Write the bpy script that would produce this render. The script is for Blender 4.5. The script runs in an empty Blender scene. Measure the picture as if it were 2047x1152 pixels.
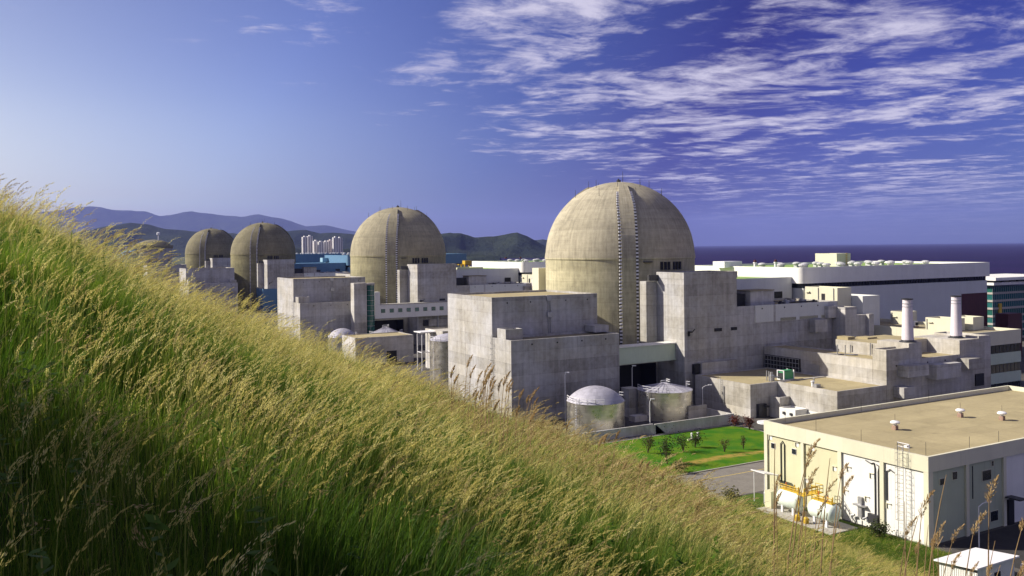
import bpy, math, random
import numpy as np
from mathutils import Vector, Matrix
random.seed(7); rng = np.random.default_rng(7)
sc = bpy.context.scene
R = math.radians

# ------------------------------------------------------------------ camera
CAMH = 44.0
YAW, ROLL = R(29.61), R(-0.577)
cam_d = bpy.data.cameras.new('camera'); cam = bpy.data.objects.new('camera', cam_d)
sc.collection.objects.link(cam); sc.camera = cam
cam_d.sensor_width = 36.0; cam_d.lens = 36.0 * 1779.0 / 2047.0
cam_d.shift_y = -(576.0 - 493.4) / 2047.0
cam_d.clip_start = 0.1; cam_d.clip_end = 90000
fwd = Vector((math.sin(YAW), math.cos(YAW), 0)); r0 = Vector((math.cos(YAW), -math.sin(YAW), 0)); u0 = Vector((0, 0, 1))
rt = r0 * math.cos(ROLL) + u0 * math.sin(ROLL); up = -r0 * math.sin(ROLL) + u0 * math.cos(ROLL)
mw = Matrix((rt, up, -fwd)).transposed().to_4x4(); mw.translation = (0, 0, CAMH)
cam.matrix_world = mw

# ------------------------------------------------------------------ sun, sky, exposure
SUN_AZ, SUN_EL = R(38.0), R(34.5)            # from -X towards +Y
sdir = Vector((-math.cos(SUN_EL) * math.cos(SUN_AZ), math.cos(SUN_EL) * math.sin(SUN_AZ), math.sin(SUN_EL)))
sl = bpy.data.lights.new('sun', 'SUN'); sl.energy = 4.8; sl.angle = R(0.53); sl.color = (1.0, 0.93, 0.80)
so = bpy.data.objects.new('sun', sl); sc.collection.objects.link(so)
so.rotation_euler = sdir.to_track_quat('Z', 'Y').to_euler()
sc.view_settings.view_transform = 'Standard'; sc.view_settings.look = 'None'
sc.view_settings.gamma = 1.0; sc.view_settings.use_curve_mapping = False
sc.view_settings.exposure = 0.68
sc.cycles.use_denoising = True
sc.cycles.adaptive_threshold = 0.02; sc.cycles.max_bounces = 5; sc.cycles.diffuse_bounces = 2; sc.cycles.glossy_bounces = 2
sc.cycles.transmission_bounces = 3; sc.cycles.transparent_max_bounces = 6; sc.cycles.volume_bounces = 0
sc.cycles.caustics_reflective = False; sc.cycles.caustics_refractive = False


class G:
    """small node-graph helper"""
    def __init__(s, nt):
        s.nt = nt; s.n = nt.nodes; s.l = nt.links
    def node(s, t, **k):
        n = s.n.new(t)
        for a, b in k.items(): setattr(n, a, b)
        return n
    def put(s, sock, v):
        if isinstance(v, bpy.types.NodeSocket): s.l.new(v, sock)
        elif v is not None:
            if hasattr(sock.default_value, '__len__') and not hasattr(v, '__len__'): v = (v,) * len(sock.default_value)
            if hasattr(v, '__len__') and len(v) == 3 and len(sock.default_value) == 4: v = (*v, 1)
            sock.default_value = v
    def math(s, op, a, b=None, c=None, clamp=False):
        n = s.node('ShaderNodeMath', operation=op, use_clamp=clamp)
        for i, v in enumerate((a, b, c)):
            if v is not None: s.put(n.inputs[i], v)
        return n.outputs[0]
    def vmath(s, op, a, b=None):
        n = s.node('ShaderNodeVectorMath', operation=op); s.put(n.inputs[0], a)
        if b is not None: s.put(n.inputs[1], b)
        return n.outputs[0] if op not in ('DOT_PRODUCT', 'LENGTH') else n.outputs[1]
    def noise(s, vec, scale=1, detail=4, rough=.55, dist=0, out=0):
        n = s.node('ShaderNodeTexNoise'); s.put(n.inputs['Vector'], vec)
        n.inputs['Scale'].default_value = scale; n.inputs['Detail'].default_value = detail
        n.inputs['Roughness'].default_value = rough; n.inputs['Distortion'].default_value = dist
        return n.outputs[out]
    def white(s, vec):
        n = s.node('ShaderNodeTexWhiteNoise', noise_dimensions='3D'); s.put(n.inputs['Vector'], vec); return n.outputs[0]
    def ramp(s, f, a, b, lo=0., hi=1.):
        n = s.node('ShaderNodeMapRange', interpolation_type='SMOOTHSTEP'); s.put(n.inputs[0], f)
        n.inputs[1].default_value = a; n.inputs[2].default_value = b; n.inputs[3].default_value = lo; n.inputs[4].default_value = hi
        return n.outputs[0]
    def mix(s, f, a, b, bt='MIX'):
        n = s.node('ShaderNodeMix', data_type='RGBA', blend_type=bt); s.put(n.inputs[0], f); s.put(n.inputs[6], a); s.put(n.inputs[7], b)
        return n.outputs[2]
    def scale(s, vec, v):
        return s.vmath('MULTIPLY', vec, v)
    def sep(s, v):
        n = s.node('ShaderNodeSeparateXYZ'); s.put(n.inputs[0], v); return n.outputs
    def comb(s, x, y, z):
        n = s.node('ShaderNodeCombineXYZ'); s.put(n.inputs[0], x); s.put(n.inputs[1], y); s.put(n.inputs[2], z); return n.outputs[0]


world = bpy.data.worlds.new('World'); sc.world = world; world.use_nodes = True
g = G(world.node_tree); g.n.clear()
sky = g.node('ShaderNodeTexSky', sky_type='NISHITA'); sky.sun_disc = False
sky.sun_elevation = SUN_EL; sky.sun_rotation = -R(90.0) + SUN_AZ; sky.altitude = 50; sky.air_density = 1.0; sky.dust_density = 0.35; sky.ozone_density = 4.0
hs = g.node('ShaderNodeHueSaturation'); hs.inputs['Hue'].default_value = 0.522; hs.inputs['Saturation'].default_value = 1.12
g.l.new(sky.outputs[0], hs.inputs['Color'])
gm = g.node('ShaderNodeGamma'); gm.inputs[1].default_value = 1.45; g.l.new(hs.outputs[0], gm.inputs[0])
skyc = g.mix(1.0, gm.outputs[0], (0.62, 0.50, 0.60), 'MULTIPLY')
# the picture was taken through a polarising filter: the sky is darkest at right angles to the sun, all round
tc = g.node('ShaderNodeTexCoord')
cg = g.ramp(g.vmath('DOT_PRODUCT', tc.outputs['Generated'], tuple(sdir)), -1.0, 1.0); cg.node.interpolation_type = 'LINEAR'
pol = g.node('ShaderNodeValToRGB'); g.put(pol.inputs[0], cg); pol.color_ramp.interpolation = 'LINEAR'
stops = ((-1.0, (.17, .175, .25)), (-.30, (.28, .33, .47)), (-.1, (.21, .21, .44)), (.03, (.135, .10, .32)), (.2, (.46, .46, .50)), (.42, (1.24, 1.06, .70)), (.62, (1.80, 1.36, .64)))
for k_, (p_, c_) in enumerate(stops):
    e_ = pol.color_ramp.elements[k_] if k_ < 2 else pol.color_ramp.elements.new(p_ * .5 + .5)
    e_.position = p_ * .5 + .5; e_.color = (*c_, 1)
skyc = g.mix(1.0, skyc, pol.outputs[0], 'MULTIPLY')
skyc = g.mix(1.0, skyc, g.mix(g.ramp(g.sep(tc.outputs['Generated'])[2], 0.0, .15), (.46, .58, .92), (1, 1, 1)), 'MULTIPLY')   # the low air is bluer
# a high layer of cirrus: the view direction carried out to a flat layer of cloud
x, y, z = g.sep(tc.outputs['Generated'])
zz = g.math('MAXIMUM', g.math('ADD', z, 0.015), 0.012)
cxx = g.math('DIVIDE', x, zz); cyy = g.math('DIVIDE', y, zz)
pf = g.math('ADD', g.math('MULTIPLY', cxx, math.sin(YAW)), g.math('MULTIPLY', cyy, math.cos(YAW)))
pr = g.math('SUBTRACT', g.math('MULTIPLY', cxx, math.cos(YAW)), g.math('MULTIPLY', cyy, math.sin(YAW)))
p2 = g.comb(pr, pf, 0.0)
rot = g.node('ShaderNodeVectorRotate', rotation_type='Z_AXIS'); g.put(rot.inputs['Vector'], p2); rot.inputs['Angle'].default_value = R(-14)
pw = rot.outputs[0]
warp = g.noise(pw, 0.7, 3, .5, 0, 1)
pw2 = g.vmath('ADD', pw, g.scale(g.vmath('SUBTRACT', warp, (.5, .5, .5)), (.7, .7, 0)))
n1 = g.noise(g.scale(pw2, (0.95, 0.62, 1)), 1.5, 8, .58, .12)
n2 = g.noise(g.scale(pw2, (1.6, 1.9, 1)), 2.1, 7, .66, .25)
big = g.noise(g.scale(p2, (0.33, 0.33, 1)), 0.6, 2, .5)
edge = g.math('SUBTRACT', pr, g.math('MULTIPLY', g.math('SUBTRACT', pf, 5.0), 0.30))      # the cloud field lies to one side
cover = g.ramp(edge, -3.6, 0.6, 0.0, 1.0)
dens = g.math('ADD', g.math('MULTIPLY', n1, 0.58), g.math('MULTIPLY', n2, 0.48))
dens = g.math('ADD', dens, g.math('MULTIPLY', g.math('SUBTRACT', big, .5), 0.28))
thr = g.math('SUBTRACT', 0.70, g.math('MULTIPLY', cover, 0.215))
cl = g.ramp(g.math('SUBTRACT', dens, thr), 0.0, 0.19, 0.0, 0.95)
fade = g.math('MULTIPLY', g.ramp(z, 0.015, 0.075, 0.15, 1.0), g.ramp(z, -.004, .012))
cl = g.math('MULTIPLY', cl, fade)
skyc = g.mix(cl, skyc, (6.0, 5.7, 7.0))
bgn = g.node('ShaderNodeBackground'); bgn.inputs[1].default_value = 0.073; g.l.new(skyc, bgn.inputs[0])
wo = g.node('ShaderNodeOutputWorld'); g.l.new(bgn.outputs[0], wo.inputs[0])


# ------------------------------------------------------------------ materials
def material(name, rough=.85, spec=.25, metal=0.):
    m = bpy.data.materials.new(name); m.use_nodes = True
    g = G(m.node_tree); b = g.n['Principled BSDF']
    b.inputs['Roughness'].default_value = rough; b.inputs['Specular IOR Level'].default_value = spec; b.inputs['Metallic'].default_value = metal
    g.pos = g.node('ShaderNodeNewGeometry').outputs['Position']; g.b = b
    return m, g
def bump(g, h, strength=.3, dist=.05):
    n = g.node('ShaderNodeBump'); n.inputs['Strength'].default_value = strength; n.inputs['Distance'].default_value = dist
    g.put(n.inputs['Height'], h); g.l.new(n.outputs[0], g.b.inputs['Normal'])
def plain(name, col, rough=.7, spec=.3, metal=0., var=.12, sc_=1.5):
    m, g = material(name, rough, spec, metal)
    f = g.noise(g.pos, sc_, 5, .6)
    s = g.noise(g.scale(g.pos, (1.5, 1.5, .12)), 1.2, 4, .6)
    f = g.math('ADD', g.math('MULTIPLY', f, .5), g.math('MULTIPLY', s, .5))
    f = g.ramp(f, .3, .7, 1 - var, 1 + var * .6)
    g.put(g.b.inputs['Base Color'], g.mix(1.0, (*col, 1), f, 'MULTIPLY')); return m
def concrete(name, col, lift=3.0, stain=1.0, warm=(1.02, 1.0, .95)):
    m, g = material(name, .92, .15)
    x, y, z = g.sep(g.pos)
    lf = g.math('DIVIDE', z, lift); fl = g.math('FLOOR', lf); fr = g.math('FRACT', lf)
    px = g.math('FLOOR', g.math('DIVIDE', g.math('ADD', x, y), 5.4)); pfr = g.math('FRACT', g.math('DIVIDE', g.math('ADD', x, y), 5.4))
    tone = g.white(g.comb(fl, 3.0, 1.0)); tone2 = g.white(g.comb(fl, px, 5.0))
    big = g.noise(g.pos, .10, 5, .6); mid = g.noise(g.pos, .8, 6, .65)
    strk = g.noise(g.scale(g.pos, (1.0, 1.0, .045)), .9, 5, .65)
    f = g.math('ADD', g.math('MULTIPLY', g.math('SUBTRACT', big, .5), .9 * stain), g.math('MULTIPLY', g.math('SUBTRACT', mid, .5), .42 * stain))
    f = g.math('ADD', f, g.math('MULTIPLY', g.math('SUBTRACT', strk, .5), .75 * stain))
    f = g.math('ADD', f, g.math('MULTIPLY', g.math('SUBTRACT', tone, .5), .24)); f = g.math('ADD', f, g.math('MULTIPLY', g.math('SUBTRACT', tone2, .5), .15))
    line = g.ramp(g.math('ABSOLUTE', g.math('SUBTRACT', fr, .5)), .472, .5, 0, .24)
    vline = g.ramp(g.math('ABSOLUTE', g.math('SUBTRACT', pfr, .5)), .488, .5, 0, .10)
    f = g.math('SUBTRACT', g.math('SUBTRACT', g.math('ADD', f, 1.0), line), vline)
    f = g.math('MAXIMUM', f, .35)
    c = g.mix(g.ramp(big, .35, .65), (*[a * b for a, b in zip(col, warm)], 1), (col[0] * .95, col[1] * .97, col[2] * 1.04, 1))
    dark = g.ramp(g.noise(g.scale(g.pos, (.7, .7, .06)), 1.3, 5, .7, .3), .60, .78, 0, .42 * stain)
    c = g.mix(dark, g.mix(1.0, c, f, 'MULTIPLY'), (col[0] * .38, col[1] * .36, col[2] * .33, 1))
    g.put(g.b.inputs['Base Color'], c)
    bump(g, g.math('SUBTRACT', mid, line), .25, .06)
    return m
MAT = {}
MAT['concrete'] = concrete('grey_concrete', (.405, .39, .365), 3.0, 1.2)
MAT['concrete_b'] = concrete('pale_concrete', (.44, .415, .37), 2.4, 1.1)
MAT['concrete_far'] = concrete('far_concrete', (.34, .31, .26), 3.0, .7)
MAT['roof_sand'] = plain('sand_roof', (.40, .33, .185), .95, .1, 0, .28, .35)
MAT['roof_grey'] = plain('grey_roof', (.29, .25, .165), .95, .1, 0, .25, .3)
MAT['cream'] = plain('cream_paint', (.70, .67, .52), .7, .3, 0, .09, .6)
MAT['cream_y'] = plain('pale_yellow_paint', (.64, .61, .42), .7, .3, 0, .12, .6)
MAT['white'] = plain('white_paint', (.76, .75, .72), .6, .3, 0, .08, .6)
MAT['cladding'] = plain('white_cladding', (.60, .615, .60), .55, .35, 0, .07, .3)
def seamed(name, col, step, rough, grime, var=.08, dz=None):
    """painted or sheeted surface with panel seams, rain streaks below the top and blotchy wear"""
    m, g = material(name, rough, .3)
    x, y, z = g.sep(g.pos)
    fx = g.math('FRACT', g.math('DIVIDE', g.math('ADD', x, y), step)); ln = g.ramp(g.math('ABSOLUTE', g.math('SUBTRACT', fx, .5)), .5 - .05 / step, .5, 0, .16)
    cell = g.white(g.comb(g.math('FLOOR', g.math('DIVIDE', g.math('ADD', x, y), step)), 1.0, 2.0))
    if dz:
        fz = g.math('FRACT', g.math('DIVIDE', z, dz)); ln = g.math('MAXIMUM', ln, g.ramp(g.math('ABSOLUTE', g.math('SUBTRACT', fz, .5)), .5 - .05 / dz, .5, 0, .14))
    st = g.noise(g.scale(g.pos, (1.4, 1.4, .05)), 1.1, 5, .68); bl = g.noise(g.pos, .35, 5, .62)
    f = g.math('ADD', g.math('ADD', 1.0, g.math('MULTIPLY', g.math('SUBTRACT', bl, .5), var * 2.5)), g.math('MULTIPLY', g.math('SUBTRACT', cell, .5), var * .8))
    f = g.math('SUBTRACT', f, ln)
    c = g.mix(1.0, (*col, 1), f, 'MULTIPLY')
    dirt = g.ramp(st, .55, .78, 0, grime); c = g.mix(dirt, c, (col[0] * .42, col[1] * .40, col[2] * .36, 1))
    g.put(g.b.inputs['Base Color'], c); bump(g, g.math('SUBTRACT', bl, ln), .15, .03); return m
MAT['cream'] = seamed('cream_paint', (.63, .605, .46), 7.6, .7, .34); MAT['cream_y'] = seamed('pale_yellow_paint', (.56, .54, .36), 2.6, .7, .36)
MAT['white'] = seamed('white_paint', (.74, .73, .69), 3.0, .6, .26); MAT['cladding'] = seamed('white_cladding', (.60, .61, .59), 3.2, .55, .24, .06, 9.7)
MAT['cream_y_shade'] = seamed('shaded_yellow_paint', (.41, .45, .33), 2.6, .7, .36)  # the pale yellow paint, darkened: the end wall's shade put into the colour
def flat_roof(name, col):
    m, g = material(name, .95, .1)
    x, y, z = g.sep(g.pos)
    fx = g.math('FRACT', g.math('DIVIDE', x, 6.1)); fy = g.math('FRACT', g.math('DIVIDE', y, 4.3))
    ln = g.math('MAXIMUM', g.ramp(g.math('ABSOLUTE', g.math('SUBTRACT', fx, .5)), .488, .5, 0, .2), g.ramp(g.math('ABSOLUTE', g.math('SUBTRACT', fy, .5)), .484, .5, 0, .2))
    cell = g.white(g.comb(g.math('FLOOR', g.math('DIVIDE', x, 6.1)), g.math('FLOOR', g.math('DIVIDE', y, 4.3)), 1.0))
    b1 = g.noise(g.pos, .16, 5, .65, .4); b2 = g.noise(g.pos, 1.6, 6, .7)
    f = g.math('ADD', g.math('ADD', 1.0, g.math('MULTIPLY', g.math('SUBTRACT', b1, .5), .55)), g.math('MULTIPLY', g.math('SUBTRACT', b2, .5), .35))
    f = g.math('SUBTRACT', g.math('ADD', f, g.math('MULTIPLY', g.math('SUBTRACT', cell, .5), .14)), ln)
    c = g.mix(1.0, (*col, 1), f, 'MULTIPLY')
    c = g.mix(g.ramp(g.noise(g.pos, .5, 4, .6, .6), .62, .72, 0, .4), c, (col[0] * .6, col[1] * .6, col[2] * .62, 1))
    g.put(g.b.inputs['Base Color'], c); bump(g, b2, .3, .03); return m
MAT['roof_sand'] = flat_roof('sand_roof', (.355, .30, .175)); MAT['roof_grey'] = flat_roof('grey_roof', (.29, .25, .165))
MAT['green_roof'] = plain('green_roof', (.24, .36, .10), .8, .2, 0, .15, .4)
MAT['bridge_green'] = plain('pale_green_paint', (.52, .60, .46), .6, .3, 0, .06, .5)
MAT['blue'] = plain('blue_cladding', (.10, .21, .33), .6, .3, 0, .10, .3)
MAT['blue_light'] = plain('light_blue_cladding', (.28, .45, .55), .6, .3, 0, .08, .3)
MAT['redbrown'] = plain('red_brown_steel', (.085, .026, .028), .6, .3, 0, .2, .8)
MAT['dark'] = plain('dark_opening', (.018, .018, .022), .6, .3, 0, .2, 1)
MAT['dark_metal'] = plain('dark_metal', (.05, .05, .055), .5, .4, .3, .2, 2)
MAT['grey_metal'] = plain('grey_metal', (.42, .42, .43), .45, .4, .6, .12, 2)
MAT['white_metal'] = plain('white_metal', (.78, .77, .78), .45, .4, 0, .06, 1)
MAT['stack'] = plain('lilac_stack_paint', (.66, .60, .64), .55, .3, 0, .06, 1)
MAT['yellow'] = plain('yellow_paint', (.58, .38, .03), .5, .4, 0, .15, 2)
MAT['orange'] = plain('orange_paint', (.62, .16, .04), .5, .4, 0, .15, 2)
MAT['green_paint'] = plain('green_machine_paint', (.06, .32, .14), .45, .4, 0, .12, 2)
MAT['propane'] = plain('mint_white_tank_paint', (.70, .78, .70), .4, .4, 0, .06, .8)
MAT['brick'] = plain('brown_brick', (.34, .23, .18), .9, .1, 0, .25, 3)
MAT['wood'] = plain('dry_bark', (.10, .075, .05), .9, .1, 0, .2, 6)
MAT['anchor_shade'] = plain('shade_strip_concrete', (.10, .09, .075), .9, .1, 0, .3, 1)  # dark colour standing for the shade behind the dome anchors
MAT['vent_grey'] = plain('vent_grey_paint', (.50, .50, .50), .5, .3, 0, .15, 1)
MAT['strip'] = plain('balcony_grey', (.30, .28, .31), .8, .2, 0, .1, .1)
MAT['kerb'] = plain('kerb_stone', (.40, .38, .34), .9, .1, 0, .15, 1)
MAT['yline'] = plain('yellow_road_line', (.55, .42, .10), .8, .2, 0, .2, 2)
def glass(name, col, rough=.08):
    m, g = material(name, rough, .6)
    f = g.noise(g.pos, .5, 3); g.put(g.b.inputs['Base Color'], g.mix(f, (*col, 1), (*[c * 1.8 for c in col], 1))); return m
MAT['glass'] = glass('dark_glass', (.012, .016, .02)); MAT['glass_g'] = glass('green_glass', (.012, .07, .055), .12)
MAT['glass_teal'] = glass('teal_glass', (.016, .085, .08), .12)

def dome_concrete(name='dome_concrete', age=1.0):
    m, g = material(name, .92, .15)
    ob = g.node('ShaderNodeTexCoord').outputs['Object']; x, y, z = g.sep(ob)
    ang = g.math('ARCTAN2', y, x)
    rad = g.math('SQRT', g.math('ADD', g.math('MULTIPLY', x, x), g.math('MULTIPLY', y, y)))
    lf = g.math('DIVIDE', z, 3.05); fl = g.math('FLOOR', lf); fr = g.math('FRACT', lf)
    tone = g.white(g.comb(fl, 2.0, 4.0))
    pos = g.pos
    big = g.noise(pos, .085, 5, .6); mid = g.noise(pos, .7, 6, .65)
    # rain streaks run down the meridians, heavier towards the crown
    strk = g.noise(g.comb(g.math('MULTIPLY', ang, 9.0), g.math('MULTIPLY', z, .05), 0.0), 3.2, 5, .65)
    hor = g.noise(g.comb(g.math('MULTIPLY', ang, 2.5), g.math('MULTIPLY', z, 1.1), 7.0), 1.0, 4, .6)
    f = g.math('ADD', 1.0, g.math('MULTIPLY', g.math('SUBTRACT', big, .5), .95))
    f = g.math('ADD', f, g.math('MULTIPLY', g.math('SUBTRACT', mid, .5), .55))
    f = g.math('ADD', f, g.math('MULTIPLY', g.math('SUBTRACT', strk, .5), .95))
    f = g.math('ADD', f, g.math('MULTIPLY', g.math('SUBTRACT', hor, .5), .45))
    f = g.math('ADD', f, g.math('MULTIPLY', g.math('SUBTRACT', tone, .5), .24))
    line = g.ramp(g.math('ABSOLUTE', g.math('SUBTRACT', fr, .5)), .47, .5, 0, .18)
    f = g.math('SUBTRACT', f, line)
    below = g.ramp(z, 40.2, 40.6, 1.0, 0.0)
    c = g.mix(below, (.372 * age, .336 * age, .248 * age ** 1.25, 1), (.425 * age, .390 * age, .255 * age ** 1.25, 1))
    c = g.mix(1.0, c, f, 'MULTIPLY')
    wet = g.ramp(g.noise(g.comb(g.math('MULTIPLY', ang, 14.0), g.math('MULTIPLY', z, .03), 3.0), 2.0, 5, .7), .54, .72, 0, .75)
    wet = g.math('MULTIPLY', wet, g.ramp(rad, 21.5, 4.0, .55, 1.0))
    c = g.mix(wet, c, (.135, .115, .085, 1))
    pale = g.ramp(g.noise(g.comb(g.math('MULTIPLY', ang, 30.0), g.math('MULTIPLY', z, .09), 9.0), 2.2, 4, .7), .60, .74, 0, .7)
    c = g.mix(g.math('MULTIPLY', pale, g.ramp(z, 44, 60, 0, 1)), c, (.56, .52, .44, 1))
    rust = g.ramp(g.noise(g.comb(g.math('MULTIPLY', ang, 11.0), g.math('MULTIPLY', z, .04), 1.0), 2.4, 3, .6), .70, .76, 0, .5)
    rust = g.math('MULTIPLY', rust, below)
    c = g.mix(rust, c, (.30, .20, .07, 1))
    g.put(g.b.inputs['Base Color'], c); bump(g, g.math('SUBTRACT', mid, line), .3, .08)
    return m
MAT['dome'] = dome_concrete(); MAT['dome_mid'] = dome_concrete('weathered_dome_concrete', .80); MAT['dome_old'] = dome_concrete('dark_weathered_dome_concrete', .52)
def tank_steel(name, col, rough, metal=.92, bmp=.12):
    m, g = material(name, rough, .5, metal)
    ob = g.node('ShaderNodeTexCoord').outputs['Object']; x, y, z = g.sep(ob)
    ang = g.math('ARCTAN2', y, x)
    fl = g.math('FLOOR', g.math('MULTIPLY', z, 1.6)); fa = g.math('FLOOR', g.math('ADD', g.math('MULTIPLY', ang, 4.0), g.math('MULTIPLY', fl, .37)))
    t = g.white(g.comb(fl, fa, 1.0)); n = g.noise(g.pos, .7, 5, .6)
    f = g.math('ADD', g.math('ADD', .72, g.math('MULTIPLY', t, .22)), g.math('MULTIPLY', n, .3))
    ln = g.ramp(g.math('ABSOLUTE', g.math('SUBTRACT', g.math('FRACT', g.math('MULTIPLY', z, 1.6)), .5)), .46, .5, 0, .3)
    f = g.math('SUBTRACT', f, ln)
    g.put(g.b.inputs['Base Color'], g.mix(1.0, (*col, 1), f, 'MULTIPLY'))
    g.put(g.b.inputs['Roughness'], g.ramp(n, .3, .7, rough - .06, rough + .12)); bump(g, g.math('SUBTRACT', t, ln), bmp, .03)
    return m
MAT['tank'] = tank_steel('tank_steel', (.62, .595, .52), .30)
MAT['tank_roof'] = tank_steel('tank_roof_steel', (.40, .39, .45), .6, .25, .02)

# ------------------------------------------------------------------ mesh helpers
col = sc.collection
class M:
    """collects shapes in world coordinates; build() links them as one mesh below a thing"""
    def __init__(s): s.v = []; s.f = []
    def add(s, vs, fs):
        k = len(s.v); s.v += [tuple(p) for p in vs]; s.f += [tuple(i + k for i in f) for f in fs]; return s
    def box(s, x0, x1, y0, y1, z0, z1):
        return s.add([(x0, y0, z0), (x1, y0, z0), (x1, y1, z0), (x0, y1, z0), (x0, y0, z1), (x1, y0, z1), (x1, y1, z1), (x0, y1, z1)],
                     [(0, 3, 2, 1), (4, 5, 6, 7), (0, 1, 5, 4), (1, 2, 6, 5), (2, 3, 7, 6), (3, 0, 4, 7)])
    def shell(s, x0, x1, y0, y1, z0, z1, t=.5, d=.9):
        """a block with a hollow top: outer walls, coping and the inner faces of the parapet"""
        a = [(x0, y0), (x1, y0), (x1, y1), (x0, y1)]; b = [(x0 + t, y0 + t), (x1 - t, y0 + t), (x1 - t, y1 - t), (x0 + t, y1 - t)]
        vs = [(*p, z0) for p in a] + [(*p, z1) for p in a] + [(*p, z1) for p in b] + [(*p, z1 - d - .05) for p in b]
        fs = []
        for i in range(4):
            j = (i + 1) % 4
            fs += [(i, j, 4 + j, 4 + i), (4 + i, 4 + j, 8 + j, 8 + i), (8 + i, 8 + j, 12 + j, 12 + i)]
        fs.append((12, 13, 14, 15)); return s.add(vs, fs)
    def sheet(s, x0, x1, y0, y1, z, th=.04):
        return s.box(x0, x1, y0, y1, z - th, z)
    def prism(s, poly, z0, z1):
        n = len(poly); vs = [(x, y, z0) for x, y in poly] + [(x, y, z1) for x, y in poly]
        return s.add(vs, [tuple(range(n))[::-1], tuple(range(n, 2 * n))] + [(i, (i + 1) % n, n + (i + 1) % n, n + i) for i in range(n)])
    def lathe(s, cx, cy, prof, n=32, cap=True):
        vs, fs = [], []
        for r, z in prof:
            for i in range(n):
                a = 2 * math.pi * i / n; vs.append((cx + r * math.cos(a), cy + r * math.sin(a), z))
        for k in range(len(prof) - 1):
            for i in range(n):
                j = (i + 1) % n; fs.append((k * n + i, k * n + j, (k + 1) * n + j, (k + 1) * n + i))
        if cap: fs += [tuple(range(n))[::-1], tuple(range((len(prof) - 1) * n, len(prof) * n))]
        return s.add(vs, fs)
    def tube(s, pts, r=.1, n=6, r2=None):
        pts = [Vector(p) for p in pts]; vs, fs = [], []; m = len(pts)
        for k, p in enumerate(pts):
            d = (pts[min(k + 1, m - 1)] - pts[max(k - 1, 0)]).normalized()
            a = d.cross(Vector((0, 0, 1)) if abs(d.z) < .9 else Vector((1, 0, 0))).normalized(); b = d.cross(a)
            rr = r if r2 is None else r + (r2 - r) * k / max(m - 1, 1)
            for i in range(n):
                t = 2 * math.pi * i / n; vs.append(p + a * (rr * math.cos(t)) + b * (rr * math.sin(t)))
        for k in range(m - 1):
            for i in range(n):
                j = (i + 1) % n; fs.append((k * n + i, k * n + j, (k + 1) * n + j, (k + 1) * n + i))
        fs += [tuple(range(n))[::-1], tuple(range((m - 1) * n, m * n))]
        return s.add(vs, fs)
    def build(s, name, mat, parent=None, smooth=False, kind=None, loc=(0, 0, 0), label=None):
        root = parent
        o3 = Vector(loc)
        while root is not None: o3 = o3 + root.location; root = root.parent
        me = bpy.data.meshes.new(name)
        me.from_pydata([(p[0] - o3.x, p[1] - o3.y, p[2] - o3.z) for p in s.v], [], s.f); me.update()
        if smooth:
            me.polygons.foreach_set('use_smooth', [True] * len(me.polygons))
            me.set_sharp_from_angle(angle=R(35))
        me.materials.append(MAT[mat] if isinstance(mat, str) else mat)
        o = bpy.data.objects.new(name, me); col.objects.link(o); o.parent = parent; o.location = loc
        if kind: o['kind'] = kind
        if label: o['label'] = label
        return o
def box(*a): return M().box(*a)
def tag(o, label, cat, group=None):
    o['label'] = label; o['category'] = cat
    if group: o['group'] = group
    return o
def thing(name, label, cat, loc, group=None):
    o = bpy.data.objects.new(name, None); col.objects.link(o); o.location = loc; o.empty_display_size = .5
    return tag(o, label, cat, group)
KIDS = {}
def copy_tree(o, parent=None, loc=None, label=None, skip=()):
    c = o.copy(); col.objects.link(c); c.parent = parent
    if loc is not None: c.location = loc
    if label: c['label'] = label
    for ch in list(o.children):
        if ch.name.split('.')[0] not in skip: copy_tree(ch, c)
    return c
def structure(name, m, mat, smooth=False):
    o = m.build(name, mat, None, smooth); o['kind'] = 'structure'; return o

# ------------------------------------------------------------------ ground, sea, hills
def ground_mat():
    m, g = material('yard_asphalt', .95, .1)
    n = g.noise(g.pos, .06, 5, .6); n2 = g.noise(g.pos, 1.2, 5, .65)
    c = g.mix(g.ramp(n, .35, .65), (.07, .066, .062, 1), (.125, .115, .105, 1)); c = g.mix(g.ramp(n2, .3, .7, 0, .35), c, (.06, .057, .055, 1))
    x, y, z = g.sep(g.pos)
    far = g.ramp(y, 1150, 1500)                                # beyond the plant: fields and woods
    fn = g.noise(g.pos, .006, 5, .6)
    c = g.mix(far, c, g.mix(g.ramp(fn, .4, .6), (.045, .065, .025, 1), (.10, .10, .05, 1)))
    g.put(g.b.inputs['Base Color'], c); bump(g, n2, .2, .02); return m
coast = [(430, -900), (432, 500), (425, 900), (560, 1250), (640, 1700), (900, 2250), (1150, 2750), (1330, 3150), (1500, 3450), (1850, 3620), (2150, 3560), (2380, 3420), (2560, 3480), (2500, 3900), (2300, 4600), (1900, 5600), (2500, 8000), (4200, 12500), (5600, 31500), (-9000, 31500), (-9000, -900)]
structure('ground', M().prism(coast, -9.0, 0.0), ground_mat())
def sea_mat():
    m, g = material('sea_water', .5, .05)
    n = g.noise(g.scale(g.pos, (1, 1, 1)), .02, 6, .65); n2 = g.noise(g.pos, .0022, 4, .6)
    c = g.mix(g.ramp(n2, .3, .7), (.008, .003, .030, 1), (.016, .006, .046, 1))
    foam = g.ramp(g.noise(g.scale(g.pos, (1, 1, 1)), .045, 5, .75, .3), .70, .76, 0, .55)
    c = g.mix(foam, c, (.45, .45, .50, 1))
    g.put(g.b.inputs['Base Color'], c); bump(g, n, .8, 3.0); return m
structure('sea', M().add([(-9800, -2800, -6.0), (32800, -2800, -6.0), (32800, 32800, -6.0), (-9800, 32800, -6.0)], [(0, 1, 2, 3)]), sea_mat())

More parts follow.
